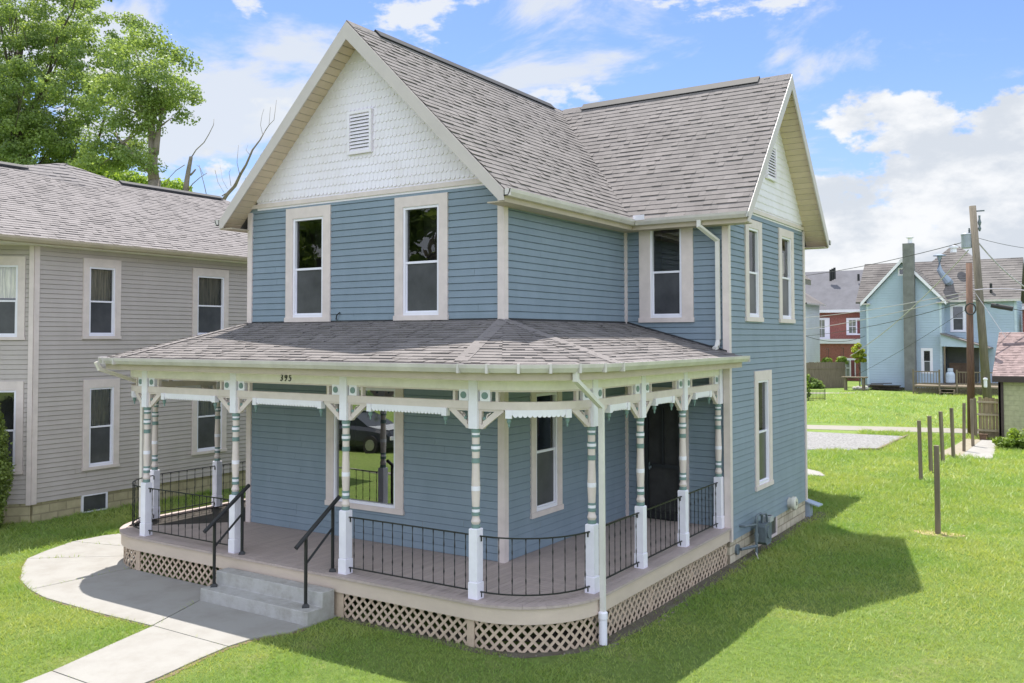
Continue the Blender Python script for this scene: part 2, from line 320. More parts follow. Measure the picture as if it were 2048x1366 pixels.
def window(parent, O, U, N, s0,s1,z0,z1, tr=.115, trt=.14, sill=.09, rail=.5, pane=None, curtain=0, lower_screen=True, name='window', glass=None, depth=.06, trm=None, fw=.045, label=None):
    """trim outer box s0..s1,z0..z1. parts: frame root > trim, sash, pane, interior"""
    O,U,N=V(O),V(U),V(N); Z=V((0,0,1)); glass=glass or GLASS; trm=trm or TRIM
    P=lambda s,z,o: V((O.x+U.x*s+N.x*o,O.y+U.y*s+N.y*o,z))
    B=lambda mb,sa,sb,za,zb,oa,obb,mi=0: mb.ob(P(sa,za,oa),U*(sb-sa),N*(obb-oa),Z*(zb-za),mi)
    a,b,c,d=s0+tr,s1-tr,z0+sill,z1-trt      # opening
    m=MB()                                    # casing
    f0=lambda s,z:P(s,z,.0); f1=lambda s,z:P(s,z,.034)
    m.ext([(s0,z0+sill),(a,c),(a,d),(s0,z1)],f0,f1); m.ext([(b,c),(s1,z0+sill),(s1,z1),(b,d)],f0,f1); m.ext([(s0,z1),(a,d),(b,d),(s1,z1)],f0,f1)
    root=m.build(name,trm,parent,label=label)
    m=MB(); B(m,s0-.015,s1+.015,z0,z0+sill,0,.05); m.build('sill',trm,root)
    m=MB()
    B(m,a,a+fw,c,d,-depth,.016); B(m,b-fw,b,c,d,-depth,.016); B(m,a+fw,b-fw,c,c+fw*1.2,-depth,.02); B(m,a+fw,b-fw,d-fw,d,-depth,.014)
    zm=c+(d-c)*rail
    ga,gb,gc,gd=a+fw,b-fw,c+fw*1.2,d-fw
    if rail:
        B(m,ga,gb,zm-.02,zm+.02,-.05,-.005)
        B(m,ga,ga+.02,gc,zm-.02,-.05,-.012); B(m,gb-.02,gb,gc,zm-.02,-.05,-.012); B(m,ga+.02,gb-.02,gc,gc+.025,-.05,-.012)
    m.build('frame',PLASTIC,root)
    m=MB()
    if rail:
        m.face([P(ga,zm+.02,-.042),P(gb,zm+.02,-.042),P(gb,gd,-.042),P(ga,gd,-.042)]); m.build('pane',glass,root)
        m=MB(); m.face([P(ga+.02,gc+.025,-.03),P(gb-.02,gc+.025,-.03),P(gb-.02,zm-.02,-.03),P(ga+.02,zm-.02,-.03)]); m.build('screened_pane',SCREEN,root)
    else:
        m.face([P(ga,gc,-.03),P(gb,gc,-.03),P(gb,gd,-.03),P(ga,gd,-.03)]); m.build('pane',glass,root)
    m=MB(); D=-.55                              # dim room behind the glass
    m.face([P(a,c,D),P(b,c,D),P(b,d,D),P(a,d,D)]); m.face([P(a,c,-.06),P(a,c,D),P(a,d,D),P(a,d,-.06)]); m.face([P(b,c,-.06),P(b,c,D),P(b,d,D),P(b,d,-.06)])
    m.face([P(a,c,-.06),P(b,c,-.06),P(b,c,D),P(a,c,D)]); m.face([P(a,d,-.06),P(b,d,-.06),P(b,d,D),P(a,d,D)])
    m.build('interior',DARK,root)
    if curtain:
        m=MB(); n=24; sa,sb=a+.03,b-.03
        if isinstance(curtain,tuple): cz0,cz1=curtain
        else: cz0,cz1=c+.03,d-.02
        for i in range(n):
            x0=sa+(sb-sa)*i/n; x1=sa+(sb-sa)*(i+1)/n; w0=.02*math.sin(i*1.3); w1=.02*math.sin((i+1)*1.3)
            m.face([P(x0,cz0,-.13+w0),P(x1,cz0,-.13+w1),P(x1,cz1,-.13+w1),P(x0,cz1,-.13+w0)])
        m.build('curtain',CURTAIN,root)
    return (a,b,c,d),root
def ground(x,y):
    ss=lambda t: (lambda q:q*q*(3-2*q))(min(1,max(0,t)))
    return -.62-.08*ss((y+2.5)/3.5)*max(ss((x-.5)/1.5),ss((y-8)/4))+.05*ss((-x-10.2)/2)*(1-ss((y-8)/4))
# ================================================================== the blue house
class Line:
    def __init__(s,A,B,N): s.A=V((*A,0)); s.B=V((*B,0)); s.L=(s.B-s.A).length; s.U=(s.B-s.A)/s.L; s.N=V((*N,0)); s.curved=False
    def pt(s,t,n,z): p=s.A+s.U*t+s.N*n; return V((p.x,p.y,z))
class Arc:
    def __init__(s,c,R,a0,a1): s.c=c; s.R=R; s.a0=rad(a0); s.a1=rad(a1); s.L=abs(s.a1-s.a0)*R; s.curved=True
    def pt(s,t,n,z): a=s.a0+(s.a1-s.a0)*t/s.L; return V((s.c[0]+(s.R+n)*math.cos(a),s.c[1]+(s.R+n)*math.sin(a),z))
def slab(mb,path,poly,n0,n1,mi=0,step=.11):
    if not path.curved: return mb.ext(poly,lambda a,z:path.pt(a,n0,z),lambda a,z:path.pt(a,n1,z),mi)
    a=min(p[0] for p in poly); b=max(p[0] for p in poly); k=max(1,int(math.ceil((b-a)/step)))
    for i in range(k):
        x0=a+(b-a)*i/k; x1=a+(b-a)*(i+1)/k; c=clip(poly,[(x0,-99),(x1,-99),(x1,99),(x0,99)])
        if c: mb.ext(c,lambda s_,z:path.pt(s_,n0,z),lambda s_,z:path.pt(s_,n1,z),mi)
def rect(mb,path,a,b,z0,z1,n0,n1,mi=0): slab(mb,path,[(a,z0),(b,z0),(b,z1),(a,z1)],n0,n1,mi)
GPROF=[(0,0),(.075,0),(.115,.06),(.125,.11),(.105,.11),(.095,.065),(.068,.016),(.014,.016),(.014,.11),(0,.11)]
def sweep(mb,pts,nors,prof,mi=0):
    n=len(prof); vs=[V((p.x+nn.x*a,p.y+nn.y*a,p.z+b)) for p,nn in zip(pts,nors) for a,b in prof]; k=len(pts)
    mb.mesh(vs,[(i*n+j,i*n+(j+1)%n,(i+1)*n+(j+1)%n,(i+1)*n+j) for i in range(k-1) for j in range(n)]+[tuple(range(n))[::-1],tuple(range((k-1)*n,k*n))],mi)
def gutter(mb,path,z,n=0,a=0,b=None):
    b=path.L if b is None else b; k=1 if not path.curved else 14
    ts=[a+(b-a)*i/k for i in range(k+1)]; pts=[path.pt(t,n,z) for t in ts]; nn=[(path.pt(t,n+1,z)-path.pt(t,n,z)) for t in ts]
    sweep(mb,pts,nn,GPROF)
H=empty('wood_frame_house',(-3,4,-.7),'two-storey blue-grey house with white scalloped gables and a wraparound porch','house')
RZ,EZ=9.17,5.89; SM=(RZ-EZ)/3.33; SW=(RZ-EZ)/2.98
zmain=lambda x,y:RZ-SM*abs(x+3); zwing=lambda x,y:RZ-SW*abs(y-7.1)
# windows first (openings)
op={}
F=((-6,0,0),(1,0,0),(0,-1,0)); SD=((0,0,0),(0,1,0),(1,0,0)); WF=((0,4.47,0),(1,0,0),(0,-1,0)); WS=((2.14,4.47,0),(0,1,0),(1,0,0))
def win(wall,key,s0,s1,z0,z1,**k):
    o,r=window(H,*wall,s0,s1,z0,z1,**k); op.setdefault(key,[]).append(o); return r
win(F,'F',1.035,2.195,3.885,6.045,tr=.185,trt=.20,sill=.085,rail=.485)
win(F,'F',3.74,4.895,3.885,6.03,tr=.185,trt=.18,sill=.085,rail=.485)
win(F,'F',2.12,3.94,.54,2.82,tr=.175,trt=.12,sill=.09,rail=0,glass=GLASSB)
win(SD,'S',.80,1.83,.56,2.75,tr=.15,trt=.12,rail=.5)
win(WF,'WF',.325,1.463,3.88,5.88,tr=.235,trt=.05,sill=.09,rail=.485)
win(WS,'WS',.99,2.04,3.9,5.97,tr=.20,trt=.17,rail=.5)
win(WS,'WS',3.25,4.38,3.9,6.0,tr=.20,trt=.17,rail=.5,curtain=(4.1,5.5))
win(WS,'WS',1.49,2.60,.47,2.89,tr=.20,trt=.2,rail=.5)
# entrance door in the porch corner
op['WF'].append((.40,1.20,-.02,2.35))
m=MB(); m.box((.26,4.43,0),(.40,4.47,2.45)); m.box((1.20,4.43,0),(1.34,4.47,2.45)); m.box((.26,4.43,2.451),(1.34,4.47,2.6)); dr=m.build('entrance_door',TRIM,H)
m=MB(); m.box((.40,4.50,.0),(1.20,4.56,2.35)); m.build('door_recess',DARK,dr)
m=MB()
for a,b,c,d in ((.41,.49,.01,2.33),(1.11,1.19,.01,2.33),(.49,1.11,.01,.16),(.49,1.11,2.22,2.33),(.49,1.11,1.02,1.09),(.78,.82,1.09,2.22)): m.box((a,4.45,c),(b,4.485,d))
m.build('screen_door',BLACK,dr)
m=MB(); m.box((.52,4.40,1.0),(.56,4.45,1.05)); m.tube([(.54,4.41,.98),(.54,4.38,1.0),(.54,4.38,1.1),(.54,4.41,1.12)],.01,6); m.build('handle',GASM,dr)
m=MB(); siding(m,*F,0.0,6.12,6,op['F'],zref=.01); m.build('front_wall',SIDING,H)
m=MB(); siding(m,*SD,0.0,5.9,4.47,op['S'],zref=.01); m.build('side_wall',SIDING,H)
m=MB(); siding(m,*WF,0.0,5.9,2.14,op['WF'],zref=.01); m.build('wing_front_wall',SIDING,H)
m=MB(); siding(m,*WS,-.27,6.14,5.26,op['WS'],zref=-.26); m.build('wing_side_wall',SIDING,H)
m=MB(); siding(m,(-6,0,0),(0,1,0),(-1,0,0),0.0,5.9,14.4,(),zref=.01); siding(m,(.5,9.73,0),(0,1,0),(1,0,0),0,5.5,4.67,(),zref=.01); siding(m,(0,9.73,0),(1,0,0),(0,1,0),0,5.9,2.14,(),zref=.01)
siding(m,(-6,14.4,0),(1,0,0),(0,1,0),0,9.0,6,(),lim=lambda z:(max(0,3-(9.03-z)/SM),min(6,3+(9.03-z)/SM))); m.build('rear_wall',SIDING,H)
# scalloped gables
def scallops(mb,O,U,N,half,cz,zb,apexz,slope,w=.098,e=.146):
    O,U,N=V(O),V(U),V(N); tri=[(cz-(apexz-zb)/slope,zb-.2),(cz-(apexz-zb)/slope,zb),(cz,apexz),(cz+(apexz-zb)/slope,zb),(cz+(apexz-zb)/slope,zb-.2)][::-1]
    tri=[(cz-(apexz-zb)/slope,zb-.2),(cz+(apexz-zb)/slope,zb-.2),(cz+(apexz-zb)/slope,zb),(cz,apexz),(cz-(apexz-zb)/slope,zb)]
    P=lambda s,z,o:V((O.x+U.x*s+N.x*o,O.y+U.y*s+N.y*o,z)); rr=random.Random(3)
    mb.face([P(x,z,0.0) for x,z in tri])
    k=0; z=zb
    while z<apexz:
        hw=(apexz-z)/slope+w; s=cz-hw-(w/2 if k%2 else 0); s=cz+ (math.floor((s-cz)/w)+(.5 if k%2 else 0))*w
        while s<cz+hw:
            j=rr.uniform(-.004,.004); r=w/2-.0015; c=s+w/2; zb_=z+j
            pts=[(c-r,zb_+e+.02)]+[(c-r*math.cos(a*math.pi/8),zb_-r*math.sin(a*math.pi/8)*.9) for a in range(9)]+[(c+r,zb_+e+.02)]
            q=clip(pts,tri)
            if q:
                off=lambda zz:.004+.018*max(0,1-(zz-zb_+.045)/(e+.06))
                mb.face([P(x,zz,off(zz)) for x,zz in q])
                for i in range(len(q)):
                    a,b=q[i],q[(i+1)%len(q)]
                    if a[1]<zb_+.01 and b[1]<zb_+.01: mb.face([P(*a,0),P(*b,0),P(*b,off(b[1])),P(*a,off(a[1]))])
            s+=w
        z+=e; k+=1
m=MB(); scallops(m,(-6,-.012,0),(1,0,0),(0,-1,0),3,3,6.28,RZ-.15,SM); m.build('gable_shingles',SCALE_M,H)
m=MB(); scallops(m,(2.152,4.47,0),(0,1,0),(1,0,0),2.63,2.63,6.28,RZ-.15,SW); m.build('gable_shingles',SCALE_M,H)
m=MB(); m.box((-6.0,-.04,6.12),(0,-.001,6.20)); m.build('gable_trim',TRIM,H); m=MB(); m.box((2.141,4.47,6.12),(2.18,9.73,6.20)); m.build('gable_trim',TRIM,H)
# louvred vents
def louvre(O,U,N,s0,s1,z0,z1):
    O,U,N=V(O),V(U),V(N); P=lambda s,z,o:V((O.x+U.x*s+N.x*o,O.y+U.y*s+N.y*o,z)); m=MB(); Z=V((0,0,1))
    for a,b,c,d in ((s0,s0+.05,z0,z1),(s1-.05,s1,z0,z1),(s0+.05,s1-.05,z0,z0+.05),(s0+.05,s1-.05,z1-.05,z1)): m.ob(P(a,c,0),U*(b-a),N*.055,Z*(d-c))
    r=m.build('louvre_vent',SCALE_M,H); m=MB(); n=11; h=(z1-z0-.1)/n
    for i in range(n): z=z0+.05+i*h; m.ob(P(s0+.05,z,.045),U*(s1-s0-.1),V(N*-.03)+Z*h*.75,Z*.012)
    m.build('louvre_slats',SCALE_M,r); m=MB(); m.face([P(s0+.05,z0+.05,.012),P(s1-.05,z0+.05,.012),P(s1-.05,z1-.05,.012),P(s0+.05,z1-.05,.012)]); m.build('vent_backing',DARK,r)
louvre((-6,-.03,0),(1,0,0),(0,-1,0),2.66,3.23,6.9,7.68); louvre((2.17,4.47,0),(0,1,0),(1,0,0),2.30,2.96,6.95,7.72)
# roof
def roofface(mb,pts,U,seed,**k):
    pts=[V(p) for p in pts]; n=(pts[1]-pts[0]).cross(pts[2]-pts[0]).normalized()
    if n.z<0: n=-n
    U=V(U).normalized() if U else n.cross(V((0,0,1))).normalized()
    Vv=n.cross(U).normalized()
    if Vv.z<0: Vv=-Vv
    lo=min(pts,key=lambda p:(p-pts[0]).dot(Vv)); O=lo
    shingles(mb,O,U,Vv,[[((p-O).dot(U),(p-O).dot(Vv)) for p in pts]],seed=seed,**k)
T=.14
R=MB()
def z3(poly,zf,dz=0): return [V((x,y,zf(x,y)+dz)) for x,y in poly]
def roofslab(mb,poly,zf,t=T,dz=0): mb.ext(poly,lambda x,y:V((x,y,zf(x,y)+dz)),lambda x,y:V((x,y,zf(x,y)-t)))
YB=14.8
p1=[(-3,-.47),(.33,-.47),(.33,4.12),(-3,7.1)]; p2=[(-3,7.1),(.33,10.08),(1.0,10.08),(1.0,YB),(-3,YB)]; p3=[(-3,-.47),(-3,YB),(-6.33,YB),(-6.33,-.47)]
p4=[(-3,7.1),(.33,4.12),(2.65,4.12),(2.65,7.1)]; p5=[(-3,7.1),(2.65,7.1),(2.65,10.08),(.33,10.08)]
for p in (p1,p2,p3): roofslab(R,p,zmain)
for p in (p4,p5): roofslab(R,p,zwing)
roof=R.build('roof',SHINGLE,H)
m=MB()
for i,p in enumerate((p1,p2,p3)): roofface(m,z3(p,zmain),(0,1,0),10+i)
for i,p in enumerate((p4,p5)): roofface(m,z3(p,zwing),(1,0,0),20+i)
m.build('shingles',SHINGLE,roof)
# ridge caps and vents
m=MB()
def ridge(mb,axis,a,b,c,w,h0,h1,slope,mi=0):
    f=lambda s:(lambda u,z: V((c+u,s,z)) if axis=='y' else V((s,c+u,z)))
    prof=[(-w,RZ-w*slope+h0),(0,RZ+h0),(w,RZ-w*slope+h0),(w,RZ-w*slope+h1),(0,RZ+h1),(-w,RZ-w*slope+h1)]
    mb.ext(prof,f(a),f(b),mi)
y=-.47
while y<7.0: ridge(m,'y',y,y+.2,-3,.15,.004,.022+.008*((y*5)%1),SM); y+=.203
x=-2.9
while x<2.6: ridge(m,'x',x,min(x+.2,2.65),7.1,.15,.004,.024,SW); x+=.203
m.build('ridge_caps',SHINGLE,roof)
m=MB(); ridge(m,'y',.30,6.6,-3,.115,.022,.062,SM); rv=m.build('ridge_vent',RIDGEV,roof); m=MB(); ridge(m,'y',.28,6.62,-3,.14,.062,.076,SM); m.build('vent_cap',RIDGEV,rv)
m=MB(); ridge(m,'x',-2.35,1.95,7.1,.115,.022,.062,SW); rv=m.build('ridge_vent',RIDGEV,roof); m=MB(); ridge(m,'x',-2.37,1.97,7.1,.14,.062,.076,SW); m.build('vent_cap',RIDGEV,rv)
# rake boards, soffits, fascias
m=MB()
def rake(mb,cx,sl,half,f0,f1,d=.235,top=-.005):
    for sg in (-1,1):
        zz=lambda u:RZ-sl*abs(u)
        prof=[(0,zz(0)+top),(sg*half,zz(half)+top),(sg*half,zz(half)-.17),(sg*(half-.09),zz(half)-.17),(0,zz(0)-d*1.35)]
        mb.ext([(cx+a,b) for a,b in prof],f0,f1)
rake(m,-3,SM,3.33,lambda a,z:V((a,-.49,z)),lambda a,z:V((a,-.465,z))); m.build('rake_board',RAKE,H)
m=MB(); rake(m,7.1,SW,2.98,lambda a,z:V((2.67,a,z)),lambda a,z:V((2.645,a,z))); m.build('rake_board',RAKE,H)
m=MB(); b=.152
for sg in (-1,1):
    L=3.33*math.hypot(1,SM); n=int(L/b)
    for i in range(n+1):
        u0=i*b/math.hypot(1,SM); u1=min(3.33,(i*b+b-.019)/math.hypot(1,SM))
        q=[(u0,-.142),(u1,-.142),(u1,-.155),(u0,-.155)]
        m.ext([(-3+sg*u,RZ-SM*u+d) for u,d in q],lambda a,z:V((a,-.464,z)),lambda a,z:V((a,-.0,z)))
m.build('rake_soffit',SOFFIT,H)
m=MB()
for sg in (-1,1):
    L=2.98*math.hypot(1,SW); n=int(L/b)
    for i in range(n+1):
        u0=i*b/math.hypot(1,SW); u1=min(2.98,(i*b+b-.019)/math.hypot(1,SW))
        q=[(u0,-.142),(u1,-.142),(u1,-.155),(u0,-.155)]
        m.ext([(7.1+sg*u,RZ-SW*u+d) for u,d in q],lambda a,z:V((2.644,a,z)),lambda a,z:V((2.14,a,z)))
m.build('rake_soffit',SOFFIT,H)
m=MB(); m.box((0,-.46,5.70),(.31,4.45,5.72)); m.box((.02,4.14,5.705),(2.63,4.47,5.725)); m.box((-6.31,-.46,5.70),(-6,YB,5.72)); m.box((0,9.75,5.70),(2.63,10.06,5.72)); m.build('eave_soffit',TAN,H)
m=MB(); m.box((.31,-.46,5.70),(.335,4.115,5.89)); m.box((.335,4.115,5.70),(2.64,4.14,5.89)); m.box((-6.335,-.46,5.70),(-6.31,YB,5.89)); m.box((.335,10.06,5.70),(2.64,10.085,5.89)); m.build('eave_fascia',TAN,H)
for ln,lab in ((Line((.335,-.49),(.335,4.115),(1,0)),0),(Line((.46,4.115),(2.68,4.115),(0,-1)),0),(Line((-6.335,-.49),(-6.335,YB),(-1,0)),0),(Line((.46,10.085),(2.68,10.085),(0,1)),0)):
    m=MB(); gutter(m,ln,5.785); rect(m,ln,0,.012,5.785,5.895,0,.125); rect(m,ln,ln.L-.012,ln.L,5.785,5.895,0,.125); m.build('gutter',GUTTER,H)
m=MB(); m.ob((.43,3.98,5.87),(.24,-.03,.0),(0,-.02,.0),(0,0,.10)); m.ob((.43,3.98,5.87),(-.03,.1,.0),(-.02,0,.0),(0,0,.10)); m.build('splash_guard',PLASTIC,H)
# corner boards
def vbox(name,a,b,mt=TRIM): m=MB(); m.box(a,b); return m.build(name,mt,H)
m=MB(); m.box((-.09,-.036,0),(.036,0,6.05)); m.box((0,0,0),(.036,.09,5.70)); m.build('corner_board',TRIM,H)
m=MB(); m.box((-6.036,-.036,0),(-5.91,0,6.05)); m.box((-6.036,0,0),(-6,.09,5.70)); m.build('corner_board',TRIM,H)
m=MB(); m.box((.0,4.42,0),(.055,4.47,5.7)); m.build('corner_board',TRIM,H)
m=MB(); m.box((2.05,4.434,0),(2.176,4.47,5.70)); m.box((2.14,4.47,-.27),(2.176,4.56,6.1)); m.build('corner_board',TRIM,H)
m=MB(); m.box((2.14,9.66,-.27),(2.176,9.766,6.1)); m.build('corner_board',TRIM,H)
# foundation
m=MB(); m.box((1.9,4.50,-1.0),(2.125,9.71,-.24)); m.box((-5.98,.02,-1.0),(1.9,9.71,-.05)); m.box((-5.98,9.71,-1.0),(0,14.38,.0)); fnd=m.build('foundation',STONE,H)
m=MB()
for a,b_,c,d in ((6.62,6.68,-.66,-.25),(7.36,7.42,-.66,-.25),(6.68,7.36,-.66,-.61)): m.box((2.10,a,c),(2.15,b_,d))
bw=m.build('basement_window',TRIM,H); m=MB(); m.box((2.126,6.68,-.61),(2.132,7.36,-.27)); m.build('pane',SCREEN,bw)
# upper downspout on the wing
def pipe(mb,pts,w=.075,d=.055):
    pts=[V(p) for p in pts]
    for a,b_ in zip(pts,pts[1:]):
        ax=(b_-a); L=ax.length; ax=ax/L; s=V((1,0,0)) if abs(ax.x)<.9 else V((0,1,0)); s=(s-ax*s.dot(ax)).normalized(); t=ax.cross(s)
        mb.ob(a-s*w/2-t*d/2-ax*.02,s*w,t*d,ax*(L+.04))
m=MB(); pipe(m,[(1.74,4.06,5.80),(1.74,4.06,5.68),(1.98,4.38,5.42),(1.98,4.38,3.52),(1.98,4.30,3.40),(1.98,4.18,3.375)]); m.build('downspout',mat('cream_metal',(.68,.65,.62),.4,.06,2),H)
# ------------------------------------------------------------------ porch
def mx(x): return -5.85-x
PO=3.87; PS=.2704; AC=(.83,-.75); AR=1.58
zf=lambda x,y:PO+PS*y; zr=lambda x,y:PO-PS*x; zl=lambda x,y:PO-PS*(-6-x)
arcp=[(AC[0]+AR*math.cos(rad(a)),AC[1]+AR*math.sin(rad(a))) for a in (-90,-67.5,-45,-22.5,0)]
hz=lambda i:3.24+(3.218-3.24)*i/4
PR=MB(); SHM=MB()
front=[(mx(.83),-2.33),(.83,-2.33),(0,0),(-6,0)]; roofslab(PR,front,zf,.07); roofface(SHM,z3(front,zf),(1,0,0),31)
right=[(0,0),(2.41,-.75),(2.41,4.47),(0,4.47)]; roofslab(PR,right,zr,.07); roofface(SHM,z3(right,zr),(0,1,0),32)
left=[(-6,0),(-6,3.6),(mx(2.41),3.6),(mx(2.41),-.75)]; roofslab(PR,left,zl,.07); roofface(SHM,z3(left,zl),(0,1,0),33)
for sgn in (0,1):
    for i in range(4):
        a,b_=arcp[i],arcp[i+1]; P0=V((0,0,PO)); A=V((*a,hz(i))); B=V((*b_,hz(i+1)))
        if sgn: P0.x=-6; A.x=mx(A.x); B.x=mx(B.x)
        PR.mesh([P0,A,B,P0-V((0,0,.07)),A-V((0,0,.07)),B-V((0,0,.07))],[(0,1,2),(3,5,4),(1,4,5,2)] if not sgn else [(0,2,1),(3,4,5),(1,2,5,4)])
        roofface(SHM,[P0,A,B],(B-A),40+i+sgn*10)
pr=PR.build('porch_roof',SHINGLE,H); SHM.build('shingles',SHINGLE,pr)
for A,B in (((0,0,PO),(.83,-2.33,3.24)),((0,0,PO),(2.41,-.75,3.218)),((-6,0,PO),(mx(.83),-2.33,3.24)),((-6,0,PO),(mx(2.41),-.75,3.218))):
    m=MB(); A,B=V(A),V(B); d=(B-A); L=d.length; d/=L; s=d.cross(V((0,0,1))).normalized(); up=s.cross(d); k=0.0
    while k<L-.12:
        m.ob(A+d*k-s*.1+up*.012,s*.2,d*.128,up*.006+d*0); k+=.13
    m.build('hip_caps',SHINGLE,pr)
# flashing at the wall
m=MB(); m.box((-6,-.02,3.865),(0.03,.0,3.90)); m.box((0,-.02,3.865),(.03,4.47,3.90)); m.ob((0.03,4.43,3.865),(2.1,0,-2.1*PS),(0,.035,0),(0,0,.04)); m.build('flashing',RIDGEV,H)
# eave: gutters, fascia, ceiling
EP=[Line((mx(.83),-2.33),(.83,-2.33),(0,-1)),Arc(AC,AR,-90,0),Line((2.41,-.75),(2.41,4.56),(1,0)),Arc((mx(.83),-.75),AR,-90,-180),Line((mx(2.41),-.75),(mx(2.41),3.6),(-1,0))]
for i,p in enumerate(EP):
    m=MB(); gutter(m,p,3.125,0)
    if i==2: rect(m,p,p.L-.012,p.L,3.125,3.235,0,.125)
    g=m.build('gutter',GUTTER,H)
    m=MB(); rect(m,p,0,p.L if i!=2 else p.L-.09,3.02,3.215,-.045,-.004); m.build('fascia',TAN,H)
    if p.curved:
        for k in range(7):
            t=p.L*(k+.1)/6.3
            if t<p.L: m=MB(); rect(m,p,t,t+.034,3.118,3.243,.0,.131); m.build('gutter_hanger',GUTTER,g)
m=MB()
ceil=[(mx(x),y) for x,y in arcp[::-1]]+arcp+[(2.38,4.47),(0,4.47),(0,0),(-6,0),(-6,3.55),(mx(2.38),3.55)]
cq=[(mx(x),y) for x,y in arcp[::-1]]+arcp; 
m.face([V((x,y,3.035)) for x,y in [(-6,0)]+[(mx(2.41),-.75)]+cq[1:5]+cq[5:9]+[(2.41,-.75),(0,0)]]); m.face([V((0,0,3.035)),V((2.40,-.75,3.035)),V((2.40,4.47,3.035)),V((0,4.47,3.035))]); m.face([V((-6,0,3.035)),V((-6,3.6,3.035)),V((mx(2.40),3.6,3.035)),V((mx(2.40),-.75,3.035))])
m.build('porch_ceiling',CREAM,H)
# deck
DC=(.83,-.70); DR=1.32
dpts=lambda a0,a1,R=DR:[(DC[0]+R*math.cos(rad(a)),DC[1]+R*math.sin(rad(a))) for a in np.linspace(a0,a1,7)]
fr=[(-6,0)]+[(mx(x),y) for x,y in dpts(-90,-45,DR-.09)][::-1]+dpts(-90,-45,DR-.09)+[(0,0)]
rt=[(0,0)]+dpts(-45,0,DR-.09)+[(2.06,4.47),(0,4.47)]; lf=[(-6,0),(-6,3.5),(mx(2.06),3.5)]+[(mx(x),y) for x,y in dpts(-45,0,DR-.09)][::-1]
m=MB(); w=.102; x=-8.2
while x<2.3:
    q=clip([(x,-2.2),(x+w-.009,-2.2),(x+w-.009,.1),(x,.1)],fr)
    if q: m.ext(q,lambda a,b:V((a,b,-.03)),lambda a,b:V((a,b,0)))
    x+=w
for pol in (rt,lf):
    y=-2.2
    while y<4.5:
        xs=[p[0] for p in pol]; q=clip([(min(xs)-1,y),(max(xs)+1,y),(max(xs)+1,y+w-.009),(min(xs)-1,y+w-.009)],pol if pol is rt else pol[::-1])
        if q: m.ext(q,lambda a,b:V((a,b,-.03)),lambda a,b:V((a,b,0)))
        y+=w
deck=m.build('porch_deck',DECK,H)
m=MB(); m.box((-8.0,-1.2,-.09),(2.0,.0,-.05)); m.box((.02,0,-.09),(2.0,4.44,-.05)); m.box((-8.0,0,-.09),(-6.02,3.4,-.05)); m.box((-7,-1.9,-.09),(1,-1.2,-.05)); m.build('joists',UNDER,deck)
DP=[Line((2.15,4.43),(2.15,-.70),(1,0)),Arc(DC,DR,0,-90),Line((.83,-2.02),(mx(.83),-2.02),(0,-1)),Arc((mx(.83),-.70),DR,-90,-180),Line((mx(2.15),-.70),(mx(2.15),3.5),(-1,0))]
m=MB(); f=MB(); rr=random.Random(5)
def lattice(mb,p,a,b,z0,z1,pitch=.158,wd=.056):
    h=z1-z0; k=a-h-pitch
    while k<b+pitch:
        for dirn,n0,n1 in ((1,-.062,-.054),(-1,-.053,-.045)):
            q=[(k,z0),(k+wd,z0),(k+wd+h,z1),(k+h,z1)] if dirn==1 else [(k+h,z0),(k+h+wd,z0),(k+wd,z1),(k,z1)]
            q=clip(q,[(a,z0),(b,z0),(b,z1),(a,z1)])
            if q: slab(mb,p,q,n0,n1)
        k+=pitch
for i,p in enumerate(DP):
    t=0
    while t<p.L-.001:
        l=min(rr.uniform(.3,.42),p.L-t)
        if p.L-t-l<.08: l=p.L-t
        rect(m,p,t+.002,t+l-.002,-.032,.003,-.092,.03); t+=l
    rect(f,p,0,p.L,-.245,-.034,-.03,0); 
    if i==2:
        for ta,tb_ in ((0.0,2.528),(4.925,p.L)):
            la=MB(); lattice(la,p,ta,tb_,-.66,-.245); lo_=la.build('porch_lattice',LATT,H); la=MB()
            for t in (ta,tb_-.12): la=MB(); rect(la,p,t,t+(.24 if t>2 and t<3 else .12),-.66,-.245,-.044,-.03); la.build('lattice_frame',LATT,lo_)
    else:
        la=MB(); lattice(la,p,0,p.L,-.72,-.245)
        if i in (0,4): 
            for t in (.0,p.L*.33,p.L*.66,p.L-.1): rect(la,p,t,t+.1,-.72,-.245,-.078,-.064)
        la.build('porch_lattice',LATT,H)
m.build('deck_nosing',DECK,deck); f.build('porch_skirt_board',FASCIA,H); 
